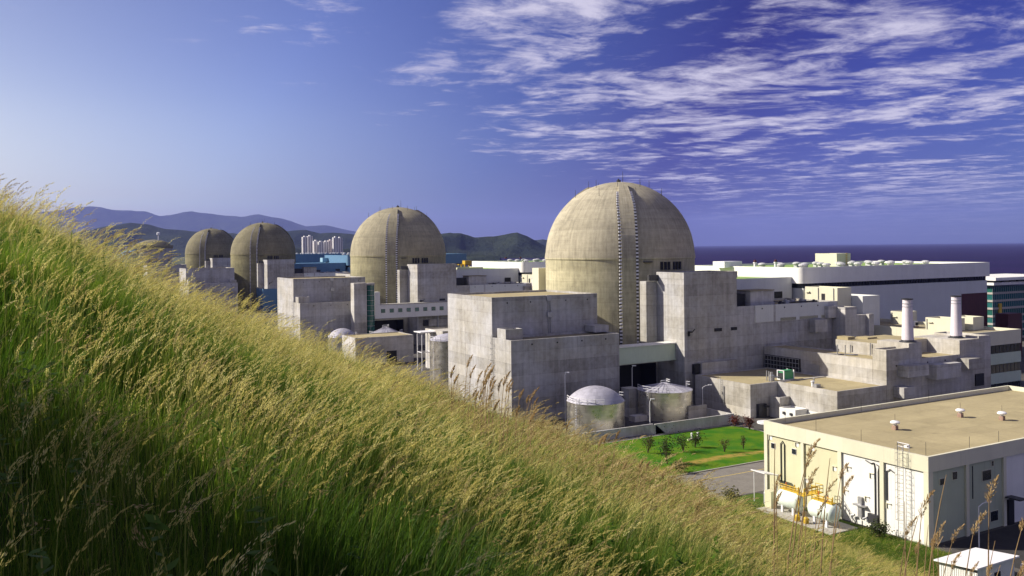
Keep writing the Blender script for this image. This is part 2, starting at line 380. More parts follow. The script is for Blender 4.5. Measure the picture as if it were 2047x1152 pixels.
from mathutils import noise as mn
def ridge(name, crest, half, mat, seed, nu=150, nv=16, rough=.10):
    """a range of hills: crest points (x, y, height); half = half depth of the range in metres"""
    P = [Vector(c) for c in crest]; L = [0]
    for a, b in zip(P, P[1:]): L.append(L[-1] + (b.xy - a.xy).length)
    def ev(t):
        d = t * L[-1]
        for i in range(len(P) - 1):
            if d <= L[i + 1] or i == len(P) - 2:
                k = (d - L[i]) / (L[i + 1] - L[i]); k = k * k * (3 - 2 * k) * .5 + k * .5
                return P[i].lerp(P[i + 1], k), (P[i + 1].xy - P[i].xy).normalized()
    dx = (P[-1].xy - P[0].xy).normalized(); nrm = Vector((-dx.y, dx.x))
    vs, fs = [], []
    for i in range(nu + 1):
        p, d = ev(i / nu)
        for j in range(nv + 1):
            s = j / nv * 2 - 1
            q = p.xy + nrm * (s * half)
            h = p.z * (1 - abs(s)) ** 1.15
            w = (1 - abs(s)) * abs(s) * 3.0 + .12
            h += p.z * w * rough * 4 * mn.fractal(Vector((q.x / half * 2.2 + seed, q.y / half * 2.2, seed)), 1, 2, 5)
            h += p.z * rough * .35 * mn.noise(Vector((q.x / half * 9 + seed, q.y / half * 9, seed)))*(1-abs(s))
            vs.append((q.x, q.y, max(h, -8) if abs(s) < .99 else -9.0))
    for i in range(nu):
        for j in range(nv):
            a = i * (nv + 1) + j; fs.append((a, a + nv + 1, a + nv + 2, a + 1))
    return structure(name, M().add(vs, fs), mat, True)
def forest_mat():
    m, g = material('forest_hill', .95, .05)
    n = g.noise(g.pos, .004, 5, .6); n2 = g.noise(g.pos, .03, 5, .7)
    c = g.mix(g.ramp(n, .35, .65), (.016, .024, .022, 1), (.034, .044, .026, 1)); c = g.mix(g.ramp(n2, .45, .7, 0, .7), c, (.012, .02, .016, 1))
    g.put(g.b.inputs['Base Color'], c); bump(g, n2, 1.0, 18); return m
MAT['forest'] = forest_mat()
def at(px, py, D):
    """the world point at depth D in the direction of a point of the photograph"""
    v = fwd + rt * ((px - 1023.5) / 1779.0) + up * ((493.4 - py) / 1779.0)
    return Vector((0, 0, CAMH)) + v * D
def crest(pts, D): return [tuple(at(x_, y_, D)) for x_, y_ in pts]
ridge('far_mountains', crest([(-420, 470), (-200, 440), (0, 428), (110, 421), (180, 414), (215, 419), (290, 423), (320, 431), (385, 422), (430, 429), (480, 433), (520, 429), (580, 440), (612, 452), (650, 452), (690, 459), (730, 466), (800, 475), (900, 486), (1000, 494)], 22000), 3400, 'forest', 3.1)
ridge('near_mountains', crest([(-350, 492), (-60, 478), (120, 470), (190, 458), (262, 446), (300, 449), (335, 457), (380, 460), (440, 464), (500, 470), (560, 463), (610, 459), (640, 466), (700, 467), (760, 474), (860, 470), (900, 466), (1000, 485)], 6200), 900, 'forest', 8.7)
ridge('headland_hill', crest([(760, 490), (840, 472), (893, 467), (922, 467), (950, 474), (985, 472), (1010, 468), (1034, 465), (1055, 474), (1078, 486), (1098, 496), (1130, 512)], 4300), 430, 'forest', 5.3)
ridge('cape_hill', crest([(1000, 505), (1060, 482), (1085, 479), (1110, 484), (1150, 492), (1190, 500)], 7800), 500, 'forest', 2.3)
ridge('wooded_rise', crest([(430, 520), (520, 506), (590, 498), (660, 499), (700, 497), (760, 498), (840, 500), (930, 508), (1000, 513)], 3100), 260, 'forest', 6.1, rough=.16)

# the grassy hillside the camera stands on
HILL_N = 5.0
def hill(x, y):
    h = CAMH - 2.4 + .063 * y - .44 * x
    h -= .0016 * np.maximum(0, y - 35) ** 2
    h += .9 * np.exp(-(x / 5.) ** 2) * np.clip((y - 6) / 26, 0, 1)
    h += .12 * np.sin(x * .9 + y * .33) * np.cos(y * .55 - x * .2) + .38 * np.sin(x * .13 + 1.3) * np.sin(y * .11) + .22 * np.sin(x * .47 + y * .21 + .6) * np.sin(y * .19 - x * .31 + 2.0)
    return h
def hill_mat():
    m, g = material('hill_soil_and_turf', .95, .05)
    n = g.noise(g.pos, .9, 6, .65); n2 = g.noise(g.pos, .05, 4, .6)
    c = g.mix(g.ramp(n, .35, .65), (.020, .034, .010, 1), (.055, .075, .018, 1)); c = g.mix(g.ramp(n2, .5, .7, 0, .6), c, (.13, .11, .04, 1))
    g.put(g.b.inputs['Base Color'], c); bump(g, n, .8, .2); return m
xs = np.concatenate([np.linspace(-60, -6, 28), np.linspace(-4, 40, 67), np.linspace(42, 124, 50)])
ys = np.concatenate([np.linspace(-30, 0, 16), np.linspace(1, 60, 80), np.linspace(62, 230, 70)])
XX, YY = np.meshgrid(xs, ys, indexing='ij'); ZZ = np.maximum(hill(XX, YY), -.6)
nx, ny = XX.shape
hv = np.stack([XX.ravel(), YY.ravel(), ZZ.ravel()], 1).tolist()
hf = [(i * ny + j, (i + 1) * ny + j, (i + 1) * ny + j + 1, i * ny + j + 1) for i in range(nx - 1) for j in range(ny - 1)]
structure('hillside', M().add(hv, hf), hill_mat(), True)

# ------------------------------------------------------------------ lawn, kerbs, road markings
def lawn_mat():
    m, g = material('lawn_grass', .95, .05)
    n = g.noise(g.pos, .22, 5, .6, .4); n2 = g.noise(g.pos, 3.0, 5, .7); x, y, z = g.sep(g.pos)
    c = g.mix(g.ramp(n, .35, .65), (.036, .130, .010, 1), (.105, .175, .012, 1)); c = g.mix(g.ramp(n2, .4, .7, 0, .45), c, (.035, .13, .008, 1))
    path = g.math('ABSOLUTE', g.math('SUBTRACT', y, g.math('ADD', 137.6, g.math('MULTIPLY', g.math('SINE', g.math('MULTIPLY', x, .16)), 1.1))))
    dry = g.math('MULTIPLY', g.ramp(path, 2.0, .5), g.ramp(g.noise(g.pos, .45, 4, .6), .35, .55))
    c = g.mix(dry, c, (.30, .22, .055, 1))
    g.put(g.b.inputs['Base Color'], c); bump(g, n2, .6, .05); return m
MAT['lawn'] = lawn_mat()
def rounded(x0, x1, y0, y1, r, n=5):
    out = []
    for cx_, cy_, a0 in ((x1 - r, y0 + r, -90), (x1 - r, y1 - r, 0), (x0 + r, y1 - r, 90), (x0 + r, y0 + r, 180)):
        for k in range(n + 1):
            a = R(a0 + 90 * k / n); out.append((cx_ + r * math.cos(a), cy_ + r * math.sin(a)))
    return out
structure('lawn', M().prism(rounded(88.3, 153.7, 132.3, 161.9, 4.7), -.05, .10), 'lawn')
kb = M(); outer = rounded(88, 154, 132, 162.2, 5.0); inner = rounded(88.28, 153.72, 132.28, 161.92, 4.72); n_ = len(outer)
kb.add([(*p, -.02) for p in outer] + [(*p, .14) for p in outer] + [(*p, .14) for p in inner] + [(*p, -.02) for p in inner],
       [f for i in range(n_) for j in [(i + 1) % n_] for f in ((i, j, n_ + j, n_ + i), (n_ + i, n_ + j, 2 * n_ + j, 2 * n_ + i), (2 * n_ + i, 2 * n_ + j, 3 * n_ + j, 3 * n_ + i))])
structure('kerb', kb, 'kerb')
structure('road', M().sheet(80, 420, 116.2, 131.6, .006, .02), plain('road_asphalt', (.20, .185, .165), .95, .1, 0, .18, .4))
structure('road_line', M().sheet(84, 420, 127.2, 127.4, .012, .01), 'yline')
structure('grass_verge', M().prism([(84, 60), (115.2, 60), (115.2, 115.6), (84, 115.6)], -.05, .05), plain('verge_turf', (.075, .12, .022), .95, .05, 0, .4, .8))
structure('yard_slab', M().sheet(118, 175, 62, 81.8, .006, .02), plain('dark_yard_asphalt', (.05, .048, .047), .95, .1, 0, .2, .4))

# ------------------------------------------------------------------ reactor containment
DX, DY = 167.5, 226.5
UY = [0.0, 181.4, 446.7, 640.0]
RD = 23.2
def make_dome():
    t = thing('containment_dome', 'largest and nearest tan concrete reactor dome beside the grey tower block', 'reactor dome', (DX, DY, 0), 'row of reactor domes')
    prof = [(RD, 0), (RD, 12), (RD, 26), (RD, 39.9), (RD + .22, 40.0), (RD + .22, 40.7)]
    for k in range(1, 25):
        a = R(90) * k / 24; prof.append((max(RD * math.cos(a), .02) if k < 24 else .02, 40.75 + RD * math.sin(a)))
    M().lathe(DX, DY, prof, 128, True).build('shell', 'dome', t, True)
    # one buttress faces the hill; two more stand round the far side
    for bi, ba in enumerate((30.0, 150.0, 270.0)):
        th = R(-90 - ba); hw = 2.05 / RD; vs, fs = [], []
        path = [(RD, z_) for z_ in np.linspace(0, 40.7, 8)] + [(RD * math.cos(R(a)), 40.75 + RD * math.sin(R(a))) for a in range(5, 71, 5)]
        out = .95
        for i, (r_, z_) in enumerate(path):
            a = 0 if z_ <= 40.75 else math.asin(min(1, (z_ - 40.75) / RD))
            o_ = out if i < len(path) - 1 else .1
            ro, zo = r_ + o_ * math.cos(a), z_ + o_ * math.sin(a); ri, zi = r_ - .3 * math.cos(a), z_ - .3 * math.sin(a)
            wn = hw * RD
            ex = Vector((math.cos(th), math.sin(th), 0)); et = Vector((-math.sin(th), math.cos(th), 0)); c0 = Vector((DX, DY, 0))
            w_ = wn * (1.0 if a < R(40) else 1 - .45 * (a - R(40)) / R(30))
            for (rr, zz_, s_) in ((ri, zi, -1), (ro, zo, -1), (ro, zo, 1), (ri, zi, 1)):
                vs.append(c0 + ex * rr + et * (s_ * w_) + Vector((0, 0, zz_)))
        for i in range(len(path) - 1):
            for k in range(3): fs.append((i * 4 + k, i * 4 + k + 1, i * 4 + 4 + k + 1, i * 4 + 4 + k))
        fs.append((len(path) * 4 - 4, len(path) * 4 - 3, len(path) * 4 - 2, len(path) * 4 - 1))
        b = M().add(vs, fs).build('buttress', 'dome', t)
        if bi: continue
        an = M(); gr = M()
        for s_ in (-1, 1):
            zc = 1.0
            while zc < 59.5:
                a = 0 if zc <= 40.75 else math.asin((zc - 40.75) / RD)
                r_ = RD * math.cos(a); w_ = 2.05 * (1.0 if a < R(40) else 1 - .45 * (a - R(40)) / R(30))
                p = Vector((DX, DY, 0)) + ex_(th) * (r_ + .55 * math.cos(a)) + et_(th) * (s_ * (w_ + .34)) + Vector((0, 0, zc + .55 * math.sin(a)))
                add_block(an, p, ex_(th), et_(th), .40, .36, .25); zc += 1.02 * max(.45, math.cos(a))
        an.build('tendon_anchors', 'white_metal', t, kind='stuff')
        for s_ in (-1, 1):                                   # flat dark strip behind the anchors: the rib's shade put into colour
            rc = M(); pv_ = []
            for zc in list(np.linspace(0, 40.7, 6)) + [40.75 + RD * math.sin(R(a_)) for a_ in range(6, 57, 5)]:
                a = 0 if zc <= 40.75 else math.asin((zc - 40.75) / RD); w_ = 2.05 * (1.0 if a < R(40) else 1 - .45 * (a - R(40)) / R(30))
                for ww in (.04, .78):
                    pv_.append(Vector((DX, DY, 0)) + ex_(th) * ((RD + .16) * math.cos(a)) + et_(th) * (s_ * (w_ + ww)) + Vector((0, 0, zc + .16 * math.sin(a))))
            rc.add(pv_, [(2 * i, 2 * i + 1, 2 * i + 3, 2 * i + 2) if s_ > 0 else (2 * i + 1, 2 * i, 2 * i + 2, 2 * i + 3) for i in range(len(pv_) // 2 - 1)]).build('anchor_shade_strip', 'anchor_shade', t)
    # lightning rods round the crown
    for i in range(16):
        a = 2 * math.pi * (i + .3) / 16; el = R(52 if i % 2 else 66)
        r_, z_ = RD * math.cos(el), 40.75 + RD * math.sin(el)
        p = Vector((DX + r_ * math.cos(a), DY + r_ * math.sin(a), z_ - .2))
        M().tube([p, p + Vector((0, 0, 2.6))], .085, 5, .05).build('lightning_rod', 'dark_metal', t)
    M().lathe(DX, DY, [(.7, 63.7), (.7, 64.5), (.25, 64.6), (.25, 65.0)], 12).build('crown_hatch', 'dark_metal', t)
    M().tube([(DX + 1.6, DY, 63.7), (DX + 1.6, DY, 67.4)], .10, 5, .05).build('lightning_rod', 'dark_metal', t)
    # maintenance gallery and the row of vents above the tower roof
    for k in range(6):
        a = R(-95 + k * 3.2) if k < 2 else R(-95 + k * 3.2 + (2 if k > 2 else 0))
        add_block_part(t, 'vent_opening', 'dark', Vector((DX + (RD + .05) * math.cos(a), DY + (RD + .05) * math.sin(a), 38.0)), a, .25, .42, 1.15)
    pl = M()
    a0 = R(-99.0)
    add_block(pl, Vector((DX + (RD + .6) * math.cos(a0 - .13), DY + (RD + .6) * math.sin(a0 - .13), 39.2)), ex_(a0 - .13), et_(a0 - .13), .7, 1.2, .15)
    pl.build('service_platform', 'dark_metal', t)
    return t
def ex_(th): return Vector((math.cos(th), math.sin(th), 0))
def et_(th): return Vector((-math.sin(th), math.cos(th), 0))
def add_block(m, p, e1, e2, a, b, c):
    vs = [p + e1 * (sx * a) + e2 * (sy * b) + Vector((0, 0, sz * c)) for sz in (-1, 1) for sx, sy in ((-1, -1), (1, -1), (1, 1), (-1, 1))]
    m.add(vs, [(0, 3, 2, 1), (4, 5, 6, 7), (0, 1, 5, 4), (1, 2, 6, 5), (2, 3, 7, 6), (3, 0, 4, 7)])
def add_block_part(t, name, mat, p, a, x_, y_, z_):
    m = M(); add_block(m, p, ex_(a), et_(a), x_, y_, z_); return m.build(name, mat, t)

# ------------------------------------------------------------------ one power unit: fuel block, tower block, halls
def rail(m, pts, h=1.1, step=2.0, r=.05):
    pts = [Vector(p) for p in pts]
    for a, b in zip(pts, pts[1:]):
        n = max(1, int((b - a).length / step))
        for k in range(n + 1):
            q = a.lerp(b, k / n); m.tube([q, q + Vector((0, 0, h))], r, 4)
        for hh in (.55, 1.0): m.tube([a + Vector((0, 0, h * hh)), b + Vector((0, 0, h * hh))], r, 4)
def ladder(m, x, y, z0, z1, axis='x', w=.5, out=(0, -.35)):
    dx, dy = (w / 2, 0) if axis == 'x' else (0, w / 2)
    ox, oy = out
    for s_ in (-1, 1): m.tube([(x + s_ * dx + ox, y + s_ * dy + oy, z0), (x + s_ * dx + ox, y + s_ * dy + oy, z1)], .05, 4)
    z = z0 + .3
    while z < z1:
        m.tube([(x - dx + ox, y - dy + oy, z), (x + dx + ox, y + dy + oy, z)], .03, 4); z += .6

def make_fuel_block():
    t = thing('fuel_building', 'two-step grey concrete fuel building with a small roof box, left of the largest dome', 'concrete building', (108, 191, 0), 'fuel buildings')
    M().shell(108, 140.8, 200.8, 227, 0, 31, .55, .55).build('upper_block', 'concrete', t)
    M().sheet(108.6, 140.2, 201.4, 226.4, 30.47).build('roof', 'roof_sand', t)
    M().shell(108.0, 140.9, 191.0, 200.74, 0, 20.8, .45, .5).build('lower_block', 'concrete', t)
    M().sheet(108.5, 140.4, 191.5, 200.7, 20.33).build('roof', 'roof_grey', t)
    M().shell(108.3, 113.2, 194.2, 198.6, 20.36, 23.3, .3, .7).build('roof_box', 'concrete', t)
    M().box(136.6, 141.2, 196.0, 200.6, 20.83, 22.6).build('roof_box', 'concrete', t)
    m = M(); m.box(124.4, 126.0, 200.45, 200.78, 29.6, 31.05); m.box(124.9, 125.1, 200.5, 200.78, 21, 29.6); m.box(125.5, 125.7, 200.5, 200.78, 21, 29.6)
    m.box(124.5, 126.2, 200.3, 200.78, 25.2, 26.6); m.build('cable_riser', 'grey_metal', t)
    m = M(); ladder(m, 107.9, 200.2, 0, 21.5, 'y', .7, (-.3, 0)); 
    for z in np.arange(3, 21, 1.5): m.tube([(107.6, 199.85, z), (106.9, 199.85, z), (106.9, 200.55, z), (107.6, 200.55, z)], .04, 4)
    m.build('caged_ladder', 'grey_metal', t)
    for x_ in (112.5, 119.5, 130.5, 137.5): M().lathe(x_, 200.72, [(.16, 29.3), (.16, 29.62)], 8).build('roof_outlet', 'dark', t)
    for x_ in (114.0, 121.5, 129.0, 136.5): M().lathe(x_, 190.95, [(.18, 19.4), (.18, 19.75)], 8).build('roof_outlet', 'dark', t)
    return t

def make_tower():
    t = thing('auxiliary_building', 'tall grey concrete tower block with a long white-clad wing, right of the largest dome', 'concrete building', (161, 188.4, 0), 'auxiliary buildings')
    M().box(161, 180.4, 188.4, 200, 0, 34.6).build('tower_block', 'concrete', t)
    M().shell(160.92, 180.6, 188.3, 200.1, 34.6, 36.4, .4, .5).build('tower_cap', 'concrete', t)
    M().sheet(161.4, 180.1, 188.8, 199.6, 35.93).build('roof', 'roof_sand', t)
    M().box(157.2, 161.0, 200.1, 203.0, 0, 33.8).build('side_block', 'concrete', t)
    M().box(157.6, 160.9, 199.2, 200.08, 33.9, 35.6).build('platform', 'dark_metal', t)
    for x0, x1 in ((171.8, 174.6), (178.0, 180.3)): M().box(x0, x1, 188.3, 188.6, 19.7, 20.6).build('slot_window', 'dark', t)
    m = M(); m.box(162.2, 162.7, 188.0, 188.38, 19.0, 20.3); m.box(162.7, 163.5, 187.9, 188.38, 19.9, 20.2); m.tube([(163.6, 188.1, 20.0), (164.1, 187.6, 20.9)], .12, 5); m.build('wall_bracket', 'dark', t)
    M().box(180.42, 222.0, 188.45, 210, 0, 25.3).build('wing', 'concrete', t)
    M().shell(180.62, 222.2, 188.6, 209.8, 25.32, 26.3, .35, .6).build('wing_parapet', 'concrete', t)
    M().sheet(181, 221.7, 189, 209.4, 25.72).build('roof', 'roof_grey', t)
    for x0, x1 in ((187.4, 194.6), (195.5, 217.6)): M().box(x0, x1, 188.25, 188.58, 21.4, 26.32).build('cladding_panel', 'cladding', t)
    M().box(194.62, 195.48, 188.3, 188.56, 21.4, 26.2).build('panel_gap', 'concrete', t)
    for x0, x1 in ((197.3, 203.7), (205.3, 213.0), (214.5, 216.3)):
        lv = M(); n = int((x1 - x0) / .45)
        for k in range(n): lv.box(x0 + k * .45, x0 + k * .45 + .2, 188.12, 188.24, 21.5, 22.35)
        o = M().box(x0, x1, 188.2, 188.248, 21.5, 22.35).build('louvre_opening', 'dark', t); lv.build('louvre_fins', 'cream', o)
    for x_ in (190.0, 199.0, 206.0, 213.0): M().lathe(x_, 188.2, [(.17, 25.2), (.17, 25.55)], 8).build('roof_outlet', 'dark', t)
    M().box(188.2, 197.5, 191.0, 197, 25.75, 30.3).build('plant_room', 'concrete', t)
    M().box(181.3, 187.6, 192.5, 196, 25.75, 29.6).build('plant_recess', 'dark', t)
    M().box(188.0, 197.7, 190.8, 197.2, 30.32, 30.55).build('plant_room_roof', 'roof_grey', t)
    for i in range(7):                                       # small machines on the wing roof
        x_ = 199 + i * 3.0 + random.uniform(-.8, .8); y_ = random.uniform(192, 200); s_ = random.uniform(.5, 1.0)
        m = M().box(x_ - s_, x_ + s_, y_ - s_ * .7, y_ + s_ * .7, 25.74, 25.74 + s_ * 1.1); m.box(x_ - s_ * .8, x_ - s_ * .2, y_ - s_ * .5, y_ + s_ * .4, 25.74 + s_ * 1.1, 25.74 + s_ * 1.5)
        m.build('roof_machine', random.choice(['grey_metal', 'white_metal', 'dark_metal']), t)
    m = M()
    for k in range(3): m.tube([(199, 198 + k, 26.2), (206, 198 + k, 26.2), (206, 193 + k, 26.2), (219, 193 + k, 26.2)], .14, 5)
    m.build('roof_pipes', 'dark_metal', t)
    # white stair penthouse
    p = M().shell(224.0, 230.3, 190.2, 203, 0, 30.2, .3, .4).build('stair_penthouse', 'cream', t)
    M().box(223.93, 224.02, 195.0, 196.4, 25.9, 28.2).build('door', 'dark', p)
    M().box(223.4, 224.0, 201.0, 202.6, 28.4, 28.7).build('door_hood', 'cream', p)
    for y_ in (191.6, 197.6): M().tube([(223.85, y_, 25), (223.85, y_, 30)], .12, 5).build('downpipe', 'grey_metal', p)
    M().shell(230.4, 238.3, 186, 203, 0, 27.6, .3, .5).build('white_block', 'cladding', t)
    c = M().shell(219.6, 224.7, 183.6, 188.4, 0, 24.7, .3, .3).build('column_tower', 'concrete_b', t)
    M().tube([(219.45, 185.6, 14), (219.45, 185.6, 24.2)], .14, 6).build('downpipe', 'grey_metal', c)
    M().box(224.75, 231.2, 184.6, 190.1, 0, 22.0).build('low_block', 'concrete_b', t)
    M().box(230.0, 232.2, 183.4, 184.55, 0, 22.2).build('corner_pier', 'concrete_b', t)
    M().box(209.4, 214.6, 186.0, 188.42, 17.5, 21.2).build('hanging_box', 'concrete_b', t)
    M().box(216.0, 219.5, 186.8, 188.42, 21.4, 25.0).build('hanging_box', 'concrete_b', t)
    M().box(163.6, 165.6, 187.3, 188.38, 8.6, 11.2).build('door_recess', 'dark', t)
    M().box(165.7, 179.0, 186.8, 188.38, 8.55, 11.5).build('lean_to', 'concrete_b', t)
    return t

def make_turbine_hall(wall, fascia, roofm, light, label, h=0.0):
    t = thing('turbine_hall', label, 'turbine hall', (226.7, 206.4, 0), 'turbine halls')
    M().box(227.6, 327.2, 207.0, 262, 0, 29.3).build('lower_wall', wall, t)
    x = 228.4; k = 0
    M().box(227.9, 326.9, 207.3, 261, 29.32, 30.88).build('window_band', 'glass', t)
    m = M()
    while x < 326:
        m.box(x, x + .16, 207.1, 207.28, 29.32, 30.88); x += 1.5
    m.build('window_mullions', 'dark_metal', t, kind='stuff')
    r = 2.2
    poly = [(226.7 + r * (1 - math.cos(R(a))), 206.4 + r * (1 - math.sin(R(a)))) for a in range(0, 91, 15)] + [(328, 206.4), (328, 263), (226.7, 263)]
    vs = [(x_, y_, 30.9) for x_, y_ in poly] + [(x_, y_, 36.2 + h) for x_, y_ in poly]; n = len(poly)
    inn = [(min(max(x_, 227.2), 327.5), min(max(y_, 206.9), 262.5)) for x_, y_ in poly]
    inn = [(227.2 + (x_ - 226.7) if i < 7 else a, 206.9 + (y_ - 206.4) if i < 7 else b) for i, ((x_, y_), (a, b)) in enumerate(zip(poly, inn))]
    vs += [(x_, y_, 36.2 + h) for x_, y_ in inn] + [(x_, y_, 35.4 + h) for x_, y_ in inn]
    fs = [tuple(range(n))] + [f for i in range(n) for j in [(i + 1) % n] for f in ((i, j, n + j, n + i), (n + i, n + j, 2 * n + j, 2 * n + i), (2 * n + i, 2 * n + j, 3 * n + j, 3 * n + i))]
    fs.append(tuple(range(3 * n, 4 * n)))
    M().add(vs, fs).build('fascia', fascia, t, True)
    M().box(229.6, 327.0, 208.8, 262, 35.42 + h, 35.5 + h).build('roof', roofm, t)
    for (x_, y_) in [(x_, y_) for y_ in (210.5, 219.5, 229.5) for x_ in np.arange(232, 302, 9.0)]:
        x_ += random.uniform(-1.5, 1.5); y_ += random.uniform(-1, 1)
        m = M().box(x_ - .8, x_ + .8, y_ - .7, y_ + .7, 35.5 + h, 36.5 + h); m.lathe(x_, y_, [(.9, 36.5 + h), (1.45, 36.62 + h), (1.45, 37.05 + h), (.95, 37.35 + h), (.3, 37.45 + h)], 12)
        m.build('roof_ventilator', 'vent_grey', t)
    # annexe in front with a lower roof
    M().shell(181.0, 226.6, 211, 262, 0, 33.0, .4, .5).build('annexe', wall, t)
    M().sheet(181.5, 226.1, 211.5, 261.5, 32.55).build('annexe_roof', light, t)
    M().box(218.5, 222.0, 210.8, 210.98, 25.75, 28.4).build('doorway', 'dark', t)
    M().box(203.0, 206.4, 209.9, 210.9, 25.74, 28.0).build('air_unit', 'dark_metal', t)
    M().tube([(182.5, 212, 33), (182.5, 212, 34.3)], .1, 5).build('roof_marker', 'orange', t)
    return t

domeT = make_dome(); fuelT = make_fuel_block(); towT = make_tower()
hallT = make_turbine_hall('cladding', 'white', 'green_roof', 'green_roof', 'long white turbine hall with a dark window strip and red-brown door behind the two stacks')
for b in (('redbrown', 'loading_door', (311.3, 327.1, 206.88, 206.98, 0, 24.6)),): M().box(*b[2]).build(b[1], b[0], hallT)
ph = M().shell(266, 273.5, 226, 236, 35.5, 40.3, .3, .3).build('roof_penthouse', 'cream', hallT)
m = M()
for z in np.arange(36.2, 40, .75): m.box(270.8, 271.6, 225.8, 225.98, z, z + .35)
m.build('warning_ladder', 'yellow', ph, kind='stuff')
for x_, y_ in ((231.0, 232.0), (239.0, 230.0)): M().lathe(x_, y_, [(.5, 35.5), (.5, 37.2), (.7, 37.25), (.7, 37.6)], 10).build('vent_pipe', 'white_metal', hallT); M().lathe(x_, y_, [(.55, 37.62), (.55, 38.3), (.1, 38.5)], 10).build('vent_cap', 'redbrown', hallT)
M().box(224.0, 232.5, 240, 246, 35.6, 37.9).build('roof_cabin', 'white_metal', hallT)

dl = [None, 'second nearest tan reactor dome, behind the white bridge with square windows', 'third nearest reactor dome with dark ribs, left of the far apartment towers', 'farthest of the four ribbed reactor domes, partly hidden by its neighbour']
fl_ = [None, 'stepped grey concrete fuel building half behind the grass, left of the second dome', 'low pale fuel building in front of the farthest ribbed dome', 'fuel building of the farthest ribbed dome, almost wholly behind the grass']
tl = [None, 'plain grey concrete tower block right of the second dome, above the windowed bridge', 'grey concrete tower block in front of the third dome', 'small grey tower block in front of the farthest ribbed dome']
for k in (1, 2, 3):
    dc = copy_tree(domeT, None, (DX, DY + UY[k], 0), dl[k])
    for ch in dc.children:                                   # the older domes are browner and more weathered
        if ch.name.split('.')[0] in ('shell', 'buttress'):
            ch.data = ch.data.copy(); ch.data.materials[0] = MAT['dome_mid' if k == 1 else 'dome_old']
    copy_tree(fuelT, None, (108, 191 + UY[k], 0), fl_[k], skip=('caged_ladder',) if k > 1 else ())
    copy_tree(towT, None, (161, 188.4 + UY[k], 0), tl[k], skip=('stair_penthouse',) if k > 1 else ())
copy_tree(hallT, None, (226.7, 206.4 + UY[1], 0), 'white turbine hall between the second dome and the largest dome', skip=('loading_door', 'roof_penthouse', 'vent_pipe', 'roof_cabin'))
hallB = make_turbine_hall('blue', 'blue', 'blue', 'blue', 'blue turbine hall showing on both sides of the second dome', 2.5)
hallB.location.y += UY[2]
M().box(222, 226.5, 700.5, 707, 33.2, 36.5).build('light_panel', 'blue_light', hallB)
h4 = copy_tree(hallB, None, (226.7, 206.4 + UY[3], 0), 'blue turbine hall farther back, behind the third dome')

# ------------------------------------------------------------------ stepped concrete building with two stacks
t = thing('diesel_building', 'stepped pale concrete building with hanging boxes that carries two white stacks', 'concrete building', (190.6, 147, 0))
M().shell(163.2, 190.5, 166.0, 186.7, 0, 8.5, .4, .3).build('low_terrace', 'concrete_b', t)
M().sheet(163.7, 190.0, 166.45, 186.2, 8.27).build('terrace_roof', 'roof_sand', t)
M().shell(172.7, 190.5, 147.0, 165.95, 0, 8.52, .35, .3).build('front_terrace', 'concrete_b', t)
M().sheet(173.1, 190.1, 147.4, 165.5, 8.29).build('terrace_roof', 'roof_sand', t)
M().shell(190.6, 199.25, 151.1, 188.2, 0, 14.5, .4, .35).build('middle_block', 'concrete_b', t)
M().sheet(191.1, 198.8, 151.6, 187.8, 14.2).build('terrace_roof', 'roof_sand', t)
M().shell(190.6, 199.25, 147.0, 151.05, 0, 17.3, .4, .4).build('corner_block', 'concrete_b', t)
M().box(199.3, 204.4, 147.0, 156.5, 0, 18.4).build('stack_block', 'concrete_b', t)
M().box(199.3, 219.9, 156.55, 170.0, 0, 17.5).build('rear_block', 'concrete_b', t)
M().sheet(199.35, 219.9, 156.6, 170.0, 17.56, .05).build('terrace_roof', 'roof_sand', t)
M().box(200.2, 203, 166.6, 170.3, 17.56, 18.3).build('hatch', 'roof_sand', t); M().box(205.6, 209.5, 164.5, 168.3, 17.56, 18.0).build('hatch', 'roof_sand', t)
M().shell(204.45, 220.0, 147.0, 156.5, 0, 14.2, .35, .3).build('recess_block', 'concrete_b', t)
M().sheet(204.9, 219.6, 147.4, 156.1, 13.97).build('terrace_roof', 'roof_sand', t)
M().box(220.05, 233.7, 147.0, 160.5, 0, 17.9).build('stack_block', 'concrete_b', t)
M().shell(228.5, 233.6, 147.1, 160.3, 17.92, 18.5, .35, .4).build('coping', 'concrete_b', t)
for (x0, x1, z0, z1) in ((194.7, 202.8, 10.4, 13.2), (205.8, 215.9, 8.9, 12.7), (219.1, 225.5, 10.7, 13.3), (193.0, 197.0, 5.4, 8.0)):
    M().box(x0, x1, 143.8, 146.96, z0, z1).build('hanging_box', 'concrete', t)
M().box(226.5, 230.2, 146.7, 146.98, 5.2, 8.4).build('dark_opening', 'dark', t)
for x_ in (194.3, 206.6, 213.8): M().lathe(x_, 146.95, [(.16, 12.9), (.16, 13.25)], 8).build('roof_outlet', 'dark', t)
o = M().box(190.45, 190.58, 174.6, 188.0, 8.4, 12.2).build('louvre_opening', 'dark', t)
m = M()
for k in range(12): m.tube([(190.2, 174.9 + k * 1.15, 8.5), (190.2, 174.9 + k * 1.15, 12.0)], .07, 4)
for z in (9.6, 10.8, 12.0): m.tube([(190.2, 174.8, z), (190.2, 187.8, z)], .08, 4)
m.build('pipe_rack', 'grey_metal', o)
M().box(190.4, 190.58, 168.1, 171.7, 8.35, 11.1).build('steel_gate', 'grey_metal', t)
m = M().box(174.6, 182.0, 165.9, 165.98, 8.53, 8.6); rail(m, [(190.3, 174.2, 8.4), (190.3, 187, 8.4)], 1.2, 2.2); m.build('handrail', 'dark_metal', t)
m = M(); ladder(m, 163.1, 176.6, 0, 9.4, 'y', .6, (-.3, 0)); m.build('ladder', 'grey_metal', t)
M().tube([(163.0, 175.4, 1.5), (163.0, 175.4, 7.0)], .12, 6).build('downpipe', 'grey_metal', t)
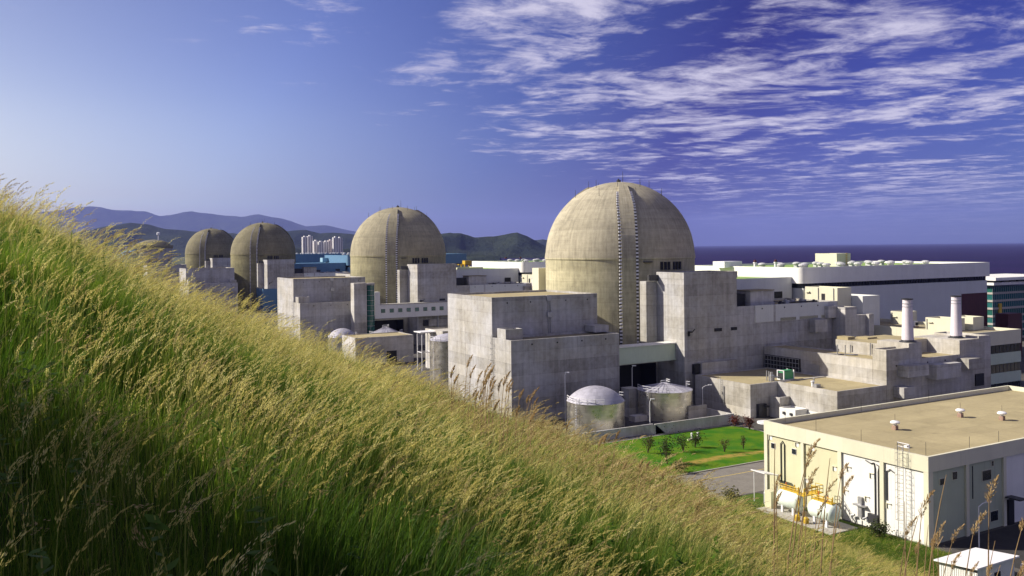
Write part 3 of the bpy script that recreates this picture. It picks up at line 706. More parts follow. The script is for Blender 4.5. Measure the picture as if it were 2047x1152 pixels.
for (x_, y_, h_) in ((192.7, 163.8, 2.9), (193.6, 162.0, 2.9), (198.9, 164.7, 2.4), (198.9, 158.3, 3.4), (198.9, 154.0, 2.0)):
    M().tube([(x_, y_, 14.1), (x_, y_, 14.1 + h_)], .16, 7).build('vent_pipe', 'grey_metal', t)
M().tube([(191.4, 166.2, 14.4), (196.2, 160.0, 14.4)], .18, 6).build('roof_pipe', 'grey_metal', t)
m = M().box(165.2, 167.9, 165.0, 165.97, 0, 3.4); m.box(166.9, 168.0, 164.2, 164.98, 2.6, 3.1); m.build('porch', 'dark_metal', t)

for (x_, y_, z_, zt, lab) in ((202.0, 149.3, 18.4, 29.6, 'left one of two white stacks on the stepped concrete building'), (225.4, 151.5, 17.9, 29.4, 'right one of two white stacks, nearer the dark red door')):
    s = thing('exhaust_stack', lab, 'stack', (x_, y_, z_), 'white exhaust stacks')
    M().lathe(x_, y_, [(1.5, z_ + .35), (1.42, z_ + 2.5), (1.18, zt - 1.0), (1.18, zt - .3)], 24).build('pipe', 'stack', s, True)
    M().lathe(x_, y_, [(1.3, zt - .3), (1.42, zt - .22), (1.42, zt), (1.1, zt), (1.1, zt - .6), (.02, zt - .6)], 24).build('rim', 'dark_metal', s)
    M().lathe(x_, y_, [(2.1, z_ + .02), (2.1, z_ + .2), (1.62, z_ + .25), (1.52, z_ + .6)], 24).build('base_flange', 'dark_metal', s)
    for zb in (zt - 2.2, zt - 1.4): M().lathe(x_, y_, [(1.24, zb), (1.27, zb + .05), (1.27, zb + .15), (1.22, zb + .2)], 24).build('band', 'grey_metal', s)

# green generator and pump on the terrace
t = thing('generator', 'small bright green generator with a white frame on the concrete terrace', 'generator', (177.8, 167.8, 8.27))
M().box(176.0, 179.4, 166.9, 168.9, 8.6, 10.5).build('housing', 'green_paint', t)
m = M().box(176.0, 179.4, 167.2, 168.6, 10.52, 10.9); m.build('canopy', 'green_paint', t)
m = M()
for x_ in (175.9, 179.5):
    for y_ in (166.8, 169.0): m.box(x_ - .12, x_ + .12, y_ - .12, y_ + .12, 8.4, 11.0)
m.box(175.8, 179.6, 166.7, 166.9, 8.4, 8.6); m.box(175.8, 176.0, 166.7, 169.1, 10.8, 11.0); m.box(175.78, 175.98, 166.9, 168.9, 8.4, 8.7)
m.build('frame', 'white_metal', t, kind='stuff'); M().box(175.9, 175.98, 167.2, 168.7, 8.8, 10.3).build('radiator', 'dark_metal', t)
t = thing('pump', 'grey pump with upright pipes beside the green generator', 'pump', (173.6, 168.9, 8.27))
M().lathe(173.6, 168.9, [(.8, 8.3), (.8, 9.6), (.4, 9.9), (.4, 10.5)], 12).build('body', 'grey_metal', t)
for dx_, dy_ in ((-1.2, -.3), (-.8, .9), (-1.8, -1.6)): M().tube([(173.6 + dx_, 168.9 + dy_, 8.3), (173.6 + dx_, 168.9 + dy_, 10.9)], .15, 6).build('pipe', 'grey_metal', t)
M().tube([(173.0, 168.9, 9.2), (175.5, 168.2, 9.2)], .2, 6).build('pipe', 'grey_metal', t)
t = thing('roof_fan', 'small grey fan unit alone on the sandy terrace, right of the green generator', 'fan unit', (174.6, 155.0, 8.29))
M().box(174.0, 175.5, 154.4, 155.5, 8.35, 9.1).build('motor', 'grey_metal', t); M().lathe(174.9, 156.4, [(.35, 8.3), (.35, 9.3), (.5, 9.4), (.5, 9.7)], 10).build('cowl', 'white_metal', t)
M().tube([(176.5, 157.6, 8.3), (176.5, 157.6, 9.6), (176.9, 157.8, 9.9), (177.3, 158.0, 9.5)], .16, 6).build('gooseneck', 'grey_metal', t)

# ------------------------------------------------------------------ office with green strips and its roof boxes
t = thing('office_building', 'flat-roofed office with pale green bands and dark window strips at the right edge', 'office building', (237, 153, 0))
M().shell(235.2, 258.0, 153.0, 204.5, 14.4, 18.4, .4, .85).build('upper_storey', 'cream', t)
M().sheet(235.7, 257.5, 153.5, 204, 17.52).build('roof', 'roof_grey', t)
for z0, z1, mt in ((12.0, 14.38, 'glass'), (8.9, 11.98, 'bridge_green'), (6.4, 8.88, 'glass'), (3.4, 6.38, 'bridge_green'), (0, 3.38, 'glass')):
    ins = .25 if mt == 'glass' else .03
    o = M().box(235.2 + ins, 258 - ins, 153.0 + ins, 204.4, z0, z1).build('window_strip' if mt == 'glass' else 'band', mt, t)
    if mt == 'glass':
        mm = M()
        for x_ in np.arange(237, 257, 1.8): mm.box(x_, x_ + .08, 153.0 + ins - .06, 153.0 + ins - .005, z0, z1)
        mm.build('mullions', 'dark_metal', o)
for (x0, x1, y0, y1, h_, lab) in ((252.5, 258.6, 187.6, 192.9, 4.1, 'pale roof box behind the left white stack'), (243.3, 249.8, 165.1, 173.6, 3.7, 'long cream roof box just left of the right white stack'), (252.0, 257.3, 163.9, 170.2, 3.9, 'cream roof box just right of the right white stack')):
    b = thing('roof_box', lab, 'roof box', (x0, y0, 17.52), 'cream boxes on the office roof')
    M().shell(x0, x1, y0, y1, 17.54, 17.54 + h_, .3, .8).build('walls', 'cream', b)
    M().sheet(x0 + .35, x1 - .35, y0 + .35, y1 - .35, 17.54 + h_ - .82).build('roof', 'roof_grey', b)
    M().box(x0 - .5, x0, y1 - 2.4, y1 - 1.0, 17.54 + 2.2, 17.54 + 2.4).build('door_hood', 'cream', b)
    M().tube([(x0 - .12, y1 - .5, 17.6), (x0 - .12, y1 - .5, 17.6 + h_ - .5)], .11, 5).build('downpipe', 'grey_metal', b)
t = thing('air_conditioner', 'small white cooling unit on the office roof between the two stacks', 'cooling unit', (247.0, 180.0, 17.52))
M().box(246.2, 247.8, 179.4, 180.6, 17.9, 19.4).build('case', 'white_metal', t); M().lathe(247.0, 179.36, [(.5, 18.2), (.5, 19.1)], 12).build('fan', 'dark', t); M().box(246.0, 248.0, 179.2, 180.8, 17.54, 17.88).build('plinth', 'brick', t)

tag(M().box(329.0, 338.0, 200, 205, 0, 16.6).build('store_room', 'redbrown'), 'dark red-brown box building beside the turbine hall, at the right edge', 'store room')

# glass office far right
t = thing('glass_office', 'teal glass office block with a white roof slab behind the turbine hall', 'office building', (384, 236, 0))
M().box(378, 430, 236, 262, 24.8, 26.0).build('roof_fascia', 'white', t); M().box(377, 431, 234.5, 263, 26.9, 28.2).build('roof_slab', 'white', t)
for k in range(9): M().lathe(380.5 + k * 5.5, 236.8, [(.5, 26.0), (.5, 26.9)], 8).build('column', 'dark_metal', t)
z = 0.3
while z < 24:
    o = M().box(380, 428, 238, 261, z + .9, z + 3.35).build('window_strip', 'glass_teal' if int(z) % 2 else 'glass_g', t)
    M().box(379.6, 428.4, 237.6, 261.4, z - .02, z + .88).build('floor_band', 'kerb', t)
    mm = M()
    for x_ in np.arange(380, 428, 1.6): mm.box(x_, x_ + .1, 237.92, 237.995, z + .9, z + 3.35)
    mm.build('mullions', 'grey_metal', o)
    z += 3.4
M().box(384, 386, 237.3, 237.9, 12, 16.5).build('sign_panel', 'yellow', t)

# ------------------------------------------------------------------ bridges
t = thing('link_bridge', 'plain pale green enclosed bridge between the fuel building and the tower block', 'bridge', (141, 192.6, 12.5))
M().box(140.95, 160.95, 192.2, 195.4, 12.6, 16.7).build('corridor', 'bridge_green', t); M().box(140.95, 160.98, 191.9, 195.6, 16.72, 17.05).build('roof', 'white', t)
M().box(140.95, 160.97, 192.0, 195.5, 12.2, 12.58).build('floor_beam', 'bridge_green', t)
t = thing('windowed_bridge', 'white enclosed bridge with a row of square green windows in front of the second dome', 'bridge', (140, 366.4, 13))
M().box(139.3, 186, 366.4, 369.6, 13.2, 19.1).build('corridor', 'white', t); M().box(139.3, 141.7, 366.42, 369.5, 19.12, 24.8).build('stair_head', 'white', t)
M().box(141.8, 186, 366.2, 369.7, 19.12, 19.4).build('roof', 'kerb', t)
for k in range(9):
    x_ = 142.1 + k * 4.02
    w = M().box(x_, x_ + 1.95, 366.33, 366.39, 15.6, 17.3).build('window', 'dark_metal', t)
    for q in range(2): M().box(x_ + .1 + q * .92, x_ + .93 + q * .92, 366.28, 366.325, 15.7, 17.2).build('pane', 'glass_teal' if k in (3, 4) else 'glass_g', w)
for x_ in (160.0, 170.0, 180.0): M().tube([(x_, 367.8, 0), (x_, 367.8, 13.2)], .3, 8).build('column', 'grey_metal', t)
t = thing('stair_tower', 'slim concrete stair tower with a dark glazed strip left of the windowed bridge', 'stair tower', (129.2, 364.5, 0))
M().box(129.2, 134.9, 364.5, 368.8, 0, 29.0).build('shaft', 'concrete_b', t)
M().lathe(137.0, 366.1, [(1.9, 0), (1.9, 28.2)], 16).build('glazing', 'glass_g', t, True)
m = M()
for z in np.arange(1.5, 28, 2.2): m.lathe(137.0, 366.1, [(1.93, z), (1.96, z + .02), (1.96, z + .12), (1.93, z + .14)], 16, False)
m.build('glazing_bars', 'grey_metal', t, kind='stuff'); M().lathe(137.0, 366.1, [(2.1, 28.22), (2.1, 28.9)], 16).build('cap', 'concrete_b', t)

for k, (dy_, lab) in enumerate(((0, 'dark covered truck bay below the pale green bridge'), (UY[1], 'dark covered truck bay below the windowed bridge'))):
    t = thing('covered_bay', lab, 'truck bay', (141, 196 + dy_, 0), 'covered truck bays')
    M().box(141.05, 157.1, 195.8 + dy_, 203.0 + dy_, 11.4, 12.0).build('roof', 'concrete', t); M().box(141.05, 157.1, 202.6 + dy_, 203.0 + dy_, 0, 11.38).build('shade_back_wall', 'dark', t)  # back and side walls coloured near black to stand for the bay's shade
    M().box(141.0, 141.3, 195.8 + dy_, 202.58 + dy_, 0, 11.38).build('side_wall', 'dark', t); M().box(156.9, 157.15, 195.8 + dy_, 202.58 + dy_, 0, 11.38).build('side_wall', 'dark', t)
# ------------------------------------------------------------------ steel tanks
def tank(label, cx, cy, r, zr, ztop, cone, group='steel storage tanks', railing=True):
    t = thing('storage_tank', label, 'tank', (cx, cy, 0), group)
    prof = [(r, 0), (r, zr * .5), (r, zr - .12), (r + .12, zr - .1), (r + .12, zr)]
    M().lathe(cx, cy, prof, 64).build('shell', 'tank', t, True)
    if cone:
        p2_ = [(r + .1, zr + .01), (r * .5, (zr + ztop) / 2), (.6, ztop - .1), (.25, ztop)]
        M().lathe(cx, cy, p2_, 48).build('roof', 'tank_roof', t, True)
        m = M()
        for k in range(24):
            a = 2 * math.pi * k / 24; m.tube([(cx + .6 * math.cos(a), cy + .6 * math.sin(a), ztop - .06), (cx + r * math.cos(a), cy + r * math.sin(a), zr + .06)], .06, 4)
        m.build('roof_ribs', 'tank_roof', t)
    else:
        h_ = ztop - zr; rs = (r * r + h_ * h_) / (2 * h_); p2_ = []
        for k in range(13):
            a = math.asin(r / rs) * (1 - k / 12); p2_.append((max(rs * math.sin(a), .02), zr + .01 + rs * math.cos(a) - (rs - h_)))
        M().lathe(cx, cy, p2_, 64).build('roof', 'tank_roof', t, True)
    if railing:
        m = M(); pts = []
        for k in range(7):
            a = R(150 + k * 17); pts.append((cx + (r - .1) * math.cos(a), cy + (r - .1) * math.sin(a), zr))
        rail(m, pts, 1.3, 1.2, .06); m.build('handrail', 'white_metal', t)
        m = M(); a = R(195); ladder(m, cx + (r + .3) * math.cos(a), cy + (r + .3) * math.sin(a), 0, zr + 1.2, 'y', .6, (0, 0)); m.build('ladder', 'white_metal', t)
        m = M(); a = R(-20); q = Vector((cx + (r - .4) * math.cos(a), cy + (r - .4) * math.sin(a), zr))
        rail(m, [q + Vector((-.8, 0, 0)), q + Vector((.8, .4, 0)), q + Vector((.4, 1.6, 0))], 1.5, 1.2, .06); m.build('handrail', 'white_metal', t)
    if cone:
        m = M(); rail(m, [(cx - 1.7, cy - .6, ztop - .35), (cx + 1.0, cy - 1.0, ztop - .3), (cx + 1.3, cy + .9, ztop - .3)], 1.1, 1.4, .07); m.build('crown_rail', 'white_metal', t)
    return t
tank('round-topped steel tank half behind the grass, nearest the two-step fuel building', 122.9, 176.3, 6.95, 6.9, 10.3, False)
tank('steel tank with a ribbed cone roof and crown rail, right of the round-topped tank', 146.6, 179.4, 6.95, 7.1, 8.7, True)
tank('low domed tank top showing over the grass below the second fuel building', 121.8, 358.7, 5.9, 7.2, 10.6, False)
tank('wide cone-roofed tank below the windowed bridge', 139.6, 354.6, 7.0, 7.6, 10.6, True)
tank('tall shiny steel tank at the left edge of the nearest fuel building', 128.6, 269.4, 6.6, 13.2, 15.2, False)
t = thing('pump_house', 'narrow upright concrete box between the two steel tanks', 'pump house', (139.4, 183.2, 0))
M().box(138.1, 141.2, 183.2, 186.5, 0, 7.1).build('walls', 'concrete_b', t); M().box(138.0, 141.3, 183.1, 186.6, 7.12, 7.3).build('cap', 'kerb', t); M().box(135.5, 139.5, 177.5, 180.0, 0, 1.4).build('plinth', 'concrete_b', t)
def lamp_post(label, x, y, h, arm=(1.4, -.8)):
    t = thing('lamp_post', label, 'lamp post', (x, y, 0), 'lamp posts')
    M().tube([(x, y, 0), (x, y, h * .5), (x, y, h)], .11, 7, .07).build('pole', 'white_metal', t)
    M().tube([(x, y, h - .05), (x + arm[0] * .5, y + arm[1] * .5, h + .35), (x + arm[0], y + arm[1], h + .5)], .06, 6).build('arm', 'white_metal', t)
    m = M(); add_block(m, Vector((x + arm[0] * 1.25, y + arm[1] * 1.25, h + .5)), Vector((arm[0], arm[1], 0)).normalized(), Vector((-arm[1], arm[0], 0)).normalized(), .5, .18, .1); m.build('lamp_head', 'white_metal', t)
lamp_post('thin lamp post against the shaded terrace wall, right of the cone-roofed tank', 158.6, 178.6, 6.6, (1.6, -.5))
lamp_post('tall thin lamp post by the round-topped steel tank', 119.5, 184.5, 12.4, (.3, -.3))
lamp_post('tall thin lamp post behind the cone-roofed tank', 142.4, 187.5, 12.0, (.3, -.3))
lamp_post('silver lamp post in front of the shaded warehouse wall', 121.4, 78.4, 5.9, (1.5, -.2))
lamp_post('lamp post by the tank wall at the edge of the lawn', 131.0, 165.8, 7.4, (.5, -.2))

# tank bund walls and the ramp wall
t = thing('bund_wall', 'low grey concrete wall round the two steel tanks above the lawn', 'wall', (112, 163.5, 0))
M().box(108, 131.0, 164.6, 165.0, 0, 2.3).build('front_wall', 'concrete', t); M().box(130.5, 155.0, 163.2, 163.6, 0, 2.5).build('front_wall', 'concrete', t)
M().box(154.6, 155.0, 163.65, 185.0, 0, 2.4).build('side_wall', 'concrete', t); M().box(148.5, 154.5, 172.5, 172.9, 0, 3.4).build('cross_wall', 'concrete_b', t)
M().add([(130.5, 163.1, .0), (133.6, 163.1, 0.0), (130.5, 163.1, 2.4), (128.0, 164.55, 2.2), (128.6, 164.55, 0)], [(0, 1, 2), (3, 4, 0, 2), (2, 1, 0)]).build('wing_wall', 'concrete', t)
M().box(108, 155, 163.0, 163.18, 0, .18).build('footing', 'kerb', t)

# small yard pieces left of the warehouse
t = thing('yard_cabin', 'low white cabin with two dark vents at the foot of the terrace wall', 'cabin', (168.5, 158.0, 0))
M().shell(168.3, 172.4, 156.0, 161.2, 0, 3.1, .2, .3).build('walls', 'white', t)
for y_ in (157.3, 159.6): M().box(168.0, 168.28, y_ - .35, y_ + .35, 1.6, 2.2).build('vent', 'dark_metal', t)
M().box(172.45, 172.65, 149.0, 155.9, 0, 2.6).build('side_wall', 'white', t)
t = thing('yard_screen', 'pale upright screen wall in the corner of the two terraces', 'wall', (170, 164, 0)); M().box(169.2, 172.6, 161.8, 162.2, 0, 5.3).build('panel', 'concrete_b', t); M().box(169.0, 169.18, 161.7, 165.0, 0, 5.3).build('panel', 'concrete_b', t)
tag(M().lathe(162.0, 159.5, [(2.2, 0), (2.2, .35), (1.9, .42), (.05, .45)], 24).build('round_cover', 'white_metal'), 'round pale cover on the ground at the foot of the terrace corner', 'cover')

# ------------------------------------------------------------------ warehouse
W, WX, WY, WB, WZ = 115.5, 187.8, 82.2, 114.3, 13.0
t = thing('warehouse', 'cream flat-roofed warehouse with four recessed bays in the right foreground', 'warehouse', (W, WY, 0))
M().shell(W, WX, WY, WB, 10.7, WZ, .45, .95).build('parapet_beam', 'cream', t)
M().sheet(W + .5, WX - .5, WY + .5, WB - .5, 12.1).build('roof', 'roof_sand', t)
M().box(W + .5, WX - .5, WY + .5, WB - .5, 0, 10.68).build('core', 'cream_y', t)
cols_y = [(82.21, 83.0), (89.8, 90.5), (97.7, 98.4), (105.4, 106.0), (113.6, 114.29)]
for a, b in cols_y: M().box(W + .01, W + .495, a, b, 0, 10.68).build('pillar', 'cream', t)
for k, (a, b) in enumerate(zip(cols_y, cols_y[1:])):
    M().box(W + .33, W + .49, a[1] + .004, b[0] - .004, 0, 10.67).build('wall_panel', 'white' if k < 2 else 'cream_y', t)
cols_x = [(116.0, 116.6)] + [(124.4 + 9.35 * k, 125.1 + 9.35 * k) for k in range(7)]
for a, b in cols_x: M().box(a, b, WY + .01, WY + .495, 0, 10.68).build('pillar', 'cream', t)
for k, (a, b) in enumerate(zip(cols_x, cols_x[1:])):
    M().box(a[1] + .004, b[0] - .004, WY + .33, WY + .49, 0, 10.67).build('wall_panel', 'cream_y_shade' if k < 2 else 'white', t)
for (y_, z_) in ((112.4, 8.9), (107.7, 8.8)):
    w = M().box(W + .26, W + .32, y_ - .5, y_ + .5, z_ - .5, z_ + .5).build('window', 'white_metal', t)
    for q in range(2): M().box(W + .22, W + .255, y_ - .44 + q * .46, y_ - .02 + q * .46, z_ - .43, z_ + .43).build('pane', 'glass', w)
for (y_, z_) in ((113.0, 10.2), (107.0, 10.1), (103.7, 10.1), (99.2, 7.7), (105.0, 4.5), (96.4, 8.2), (92.1, 8.1), (97.0, 4.4), (93.0, 4.3), (89.1, 4.2)):
    M().box(W + .10, W + .32, y_ - .42, y_ + .42, z_ + .36, z_ + .42).build('vent_hood', 'cream', t); M().box(W + .12, W + .32, y_ + .30, y_ + .40, z_ - .40, z_ + .36).build('vent_hood', 'cream', t); M().box(W + .3, W + .325, y_ - .38, y_ + .29, z_ - .38, z_ + .35).build('vent_grille', 'white', t)
for (x_, z_, w_, h_) in ((119.0, 8.9, .5, .45), (122.0, 9.4, .55, .55), (129.8, 8.4, 1.1, .75), (131.6, 1.9, .95, .75), (131.3, 10.0, .25, .35)):
    fr = M().box(x_ - w_ - .08, x_ + w_ + .08, WY + .26, WY + .325, z_ - h_ - .08, z_ + h_ + .08).build('window', 'cream', t)
    n = 4 if w_ > 1 else 2
    for q in range(n): M().box(x_ - w_ + q * 2 * w_ / n + .03, x_ - w_ + (q + 1) * 2 * w_ / n - .03, WY + .22, WY + .255, z_ - h_, z_ + h_).build('pane', 'glass', fr)
for pts in ([(W + .2, 110.6, 3.0), (W + .2, 110.6, 9.6), (W + .2, 110.2, 10.1), (W + .2, 109.8, 9.6), (W + .2, 109.8, 3.0)],
            [(W + .2, 93.2, 10.3), (W + .2, 92.2, 10.0), (W + .2, 91.7, 10.2), (W + .2, 91.5, 9.4), (W + .2, 91.5, 1.6)],
            [(W + .2, 90.9, 2.0), (W + .2, 90.9, 9.0), (W + .2, 90.7, 9.9), (W + .2, 91.2, 10.0)], [(W + .2, 89.4, 5), (W + .2, 89.4, 9.4), (W + .2, 88.8, 9.8), (W + .2, 88.2, 9.5)]):
    M().tube(pts, .09, 6).build('cable_pipe', 'dark_metal', t)
M().tube([(125.7, WY - .12, 5.5), (125.7, WY - .12, 10.4)], .09, 6).build('downpipe', 'dark_metal', t)
m = M(); m.box(W - .1, W + .3, 93.8, 94.5, 1.2, 4.4); m.box(W - .4, W + .3, 93.0, 95.2, 3.0, 3.2); m.tube([(W - .2, 93.4, 1.2), (W - .2, 92.7, 1.6), (W - .2, 92.6, .9)], .2, 6); m.tube([(W - .2, 95.0, 1.4), (W - .2, 95.6, 1.2), (W - .2, 95.5, .7)], .2, 6); m.build('pipe_station', 'grey_metal', t)
M().box(W - .2, W + .3, 90.8, 92.6, 1.0, 2.3).build('switch_box', 'dark_metal', t)
m = M(); ladder(m, W - .3, 86.4, .3, 14.2, 'y', .9, (-.25, 0))
for z in np.arange(3, 14, 1.1): m.tube([(W - .5, 85.95, z), (W - 1.25, 86.05, z), (W - 1.35, 86.4, z), (W - 1.25, 86.75, z), (W - .5, 86.85, z)], .028, 4)
for y_ in (86.05, 86.4, 86.75): m.tube([(W - 1.3, y_, 3), (W - 1.3, y_, 13.9)], .026, 4)
m.build('caged_ladder', 'kerb', t)
m = M(); rail(m, [(W + .1, 85.4, 13), (W + .1, 87.4, 13), (W + 1.2, 87.4, 12.4)], 1.2, 1.0, .05); m.build('roof_rail', 'white_metal', t)
M().box(133.9, 135.6, 79.8, WY - .02, 4.4, 4.6).build('door_canopy', 'dark_metal', t); M().box(134.9, 136.3, WY - .06, WY + .32, 0, 3.9).build('door', 'dark', t)
for x_, y_ in ((117.5, 84.0), (126.4, 83.0), (133.8, 83.0), (120, 113.6), (140, 113.6), (160, 113.6), (117, 104), (117, 95)): M().tube([(x_, y_, 12.3), (x_, y_, 14.6)], .035, 4).build('lightning_rod', 'dark_metal', t)
for x_, y_, in ((121.6, 90.2),): M().box(x_ - .4, x_ + .4, y_ - .25, y_ + .25, 12.11, 12.5).build('roof_hatch', 'white', t)
for i, (x_, y_, lab) in enumerate(((131.6, 99.9, 'white-capped brick roof vent nearest the ladder on the warehouse roof'), (150.9, 100.8, 'white-capped brick roof vent, middle of the three on the warehouse roof'), (154.5, 95.2, 'white-capped brick roof vent farthest right on the warehouse roof'))):
    v = thing('roof_vent', lab, 'roof vent', (x_, y_, 12.1), 'brick roof vents')
    M().box(x_ - .38, x_ + .38, y_ - .38, y_ + .38, 12.11, 12.85).build('brick_base', 'brick', v); M().lathe(x_, y_, [(.3, 12.86), (.3, 13.25)], 14).build('neck', 'white_metal', v, True)
    M().lathe(x_, y_, [(.72, 13.2), (.78, 13.27), (.78, 13.45), (.55, 13.62), (.1, 13.68)], 18).build('cap', 'white_metal', v, True)
    M().tube([(x_, y_, 13.6), (x_, y_, 14.8)], .03, 4).build('rod', 'dark_metal', v)

# ------------------------------------------------------------------ gas tanks beside the warehouse
structure('tank_pad', M().box(107.6, 113.6, 93.0, 108.5, 0, .22), 'kerb')
def gas_tank(label, cx, y0, y1):
    t = thing('gas_tank', label, 'gas tank', (cx, (y0 + y1) / 2, .22), 'white gas tanks')
    r = 1.45; zc = 2.35; L = [(y0, .25), (y0 + .12, .85), (y0 + .35, 1.25), (y0 + .7, r), (y1 - .7, r), (y1 - .35, 1.25), (y1 - .12, .85), (y1, .25)]
    n = 36; vs = [(cx + rr * math.cos(2 * math.pi * i / n), yy, zc + rr * math.sin(2 * math.pi * i / n)) for yy, rr in L for i in range(n)]
    fs = [(k * n + i, (k + 1) * n + i, (k + 1) * n + (i + 1) % n, k * n + (i + 1) % n) for k in range(len(L) - 1) for i in range(n)] + [tuple(range(n)), tuple(range((len(L) - 1) * n, len(L) * n))[::-1]]
    M().add(vs, fs).build('vessel', 'propane', t, True)
    for y_ in (y0 + 1.3, y1 - 1.4):
        for s_ in (-1, 1): M().box(cx + s_ * .9 - .16, cx + s_ * .9 + .16, y_ - .18, y_ + .18, .22, 1.35).build('leg', 'white_metal', t)
    m = M(); m.box(cx - .55, cx + .35, y0 + .6, y1 - .6, zc + r - .02, zc + r + .14)
    rail(m, [(cx - .55, y0 + .6, zc + r + .1), (cx - .55, y1 - .6, zc + r + .1)], .75, 1.0, .06); m.build('catwalk', 'yellow', t)
    for y_ in np.arange(y0 + 1, y1 - .8, .9): M().tube([(cx + .1, y_, zc + r), (cx + .1, y_, zc + r + random.uniform(.7, 1.3))], .1, 6).build('valve', random.choice(['yellow', 'orange', 'grey_metal']), t)
    M().tube([(cx + .1, y0 + .9, zc + r + .6), (cx + .1, y1 - .9, zc + r + .6)], .07, 6).build('gas_pipe', 'yellow', t)
    return t
gas_tank('nearer white horizontal gas tank with yellow pipework beside the warehouse', 110.6, 94.3, 99.4)
gas_tank('farther white horizontal gas tank with yellow pipework beside the warehouse', 110.9, 101.3, 106.3)
t = thing('yellow_gantry', 'yellow steel pipe frame with rails between the two gas tanks', 'pipe frame', (110.8, 100.3, .22))
for x_ in (109.4, 112.4):
    for y_ in (99.8, 100.9): M().tube([(x_, y_, .22), (x_, y_, 5.2)], .1, 6).build('post', 'yellow', t)
m = M(); m.box(109.2, 113.6, 99.6, 101.1, 4.0, 4.14); rail(m, [(109.3, 99.6, 4.1), (113.5, 99.6, 4.1), (113.5, 101.1, 4.1)], 1.2, .8, .06); m.build('platform', 'yellow', t)
M().tube([(109.4, 99.8, 5.1), (112.4, 99.8, 5.1), (112.4, 100.9, 5.1)], .1, 6).build('pipe', 'yellow', t)
for x_, y_ in ((108.3, 100.2), (108.5, 98.6)): M().lathe(x_, y_, [(.4, .22), (.45, .5), (.45, 1.0), (.2, 1.2)], 12).build('pump', 'yellow', t)
t = thing('gas_shelter', 'small white sloping shelter roof on posts at the warehouse corner', 'shelter', (112.0, 110.6, 0))
M().add([(110.6, 112.6, 5.3), (110.6, 109.4, 5.3), (114.4, 109.4, 4.4), (114.4, 112.6, 4.4), (110.6, 112.6, 5.45), (110.6, 109.4, 5.45), (114.4, 109.4, 4.55), (114.4, 112.6, 4.55)], [(0, 1, 2, 3), (4, 7, 6, 5), (0, 4, 5, 1), (1, 5, 6, 2), (2, 6, 7, 3), (3, 7, 4, 0)]).build('roof', 'white_metal', t)
for x_, z_ in ((111.0, 5.2), (114.0, 4.45)):
    for y_ in (109.8, 112.2): M().tube([(x_, y_, 0), (x_, y_, z_)], .07, 6).build('post', 'white_metal', t)
m = M()
for k in range(5): m.lathe(111.4 + .45 * k, 110.2, [(.19, 0), (.19, 1.9), (.08, 2.1), (.08, 2.3)], 10)
m.build('gas_bottles', 'grey_metal', t)
M().box(109.6, 111.0, 107.0, 108.4, .22, 3.0).build('cabinet', 'cream_y', t)

# ------------------------------------------------------------------ white shed and car at the lower right
t = thing('white_shed', 'white prefabricated shed with a flat roof and ribbed walls in the lower right corner', 'shed', (104.6, 67.8, 0))
M().box(104.9, 112.7, 68.0, 73.2, 0, 2.66).build('walls', 'white', t)
M().add([(104.3, 73.6, 2.68), (113.2, 73.6, 2.68), (113.2, 67.6, 3.3), (104.3, 67.6, 3.3), (104.3, 73.6, 2.85), (113.2, 73.6, 2.85), (113.2, 67.6, 3.5), (104.3, 67.6, 3.5)], [(0, 1, 2, 3), (4, 7, 6, 5), (0, 4, 5, 1), (1, 5, 6, 2), (2, 6, 7, 3), (3, 7, 4, 0)]).build('roof', 'white_metal', t)
M().add([(104.9, 67.99, 2.66), (112.7, 67.99, 2.66), (112.7, 67.99, 3.24), (104.9, 67.99, 3.24)], [(0, 1, 2, 3)]).build('gable', 'white', t)
m = M()
for y_ in np.arange(68.1, 73.1, .3): m.box(104.84, 104.895, y_, y_ + .14, .1, 2.64)
m.build('wall_ribs', 'white', t)
M().box(108.4, 109.6, 67.9, 67.985, .1, 2.1).build('door', 'dark', t); M().box(105.6, 107.2, 67.92, 67.985, 1.0, 1.9).build('window', 'glass', t)
# small white van beyond the shed
t = thing('white_van', 'white van parked beside the shed at the right edge', 'van', (116.5, 67.5, 0))
body = [(118.9, .45), (118.9, 1.15), (118.2, 1.3), (117.6, 1.95), (114.6, 2.0), (114.3, 1.2), (114.3, .45)]
M().add([(x_, 66.7, z_) for x_, z_ in body] + [(x_, 68.3, z_) for x_, z_ in body], [tuple(range(7)), tuple(range(13, 6, -1))] + [(i, 7 + i, 7 + (i + 1) % 7, (i + 1) % 7) for i in range(7)]).build('body', 'white_metal', t)
for x_ in (115.2, 118.0):
    for y_ in (66.75, 68.25):
        n = 16; w = M().add([(x_ + .33 * math.cos(2 * math.pi * i / n), y_ + s_ * .1, .34 + .33 * math.sin(2 * math.pi * i / n)) for s_ in (-1, 1) for i in range(n)], [tuple(range(n)), tuple(range(2 * n - 1, n - 1, -1))] + [(i, n + i, n + (i + 1) % n, (i + 1) % n) for i in range(n)]).build('wheel', 'dark', t)
for y_ in (66.68, 68.3): M().box(115.0, 117.5, y_, y_ + .02, 1.35, 1.85).build('side_window', 'glass', t)
M().add([(118.23, 66.9, 1.33), (118.23, 68.1, 1.33), (117.68, 68.1, 1.92), (117.68, 66.9, 1.92)], [(0, 1, 2, 3)]).build('windscreen', 'glass', t)

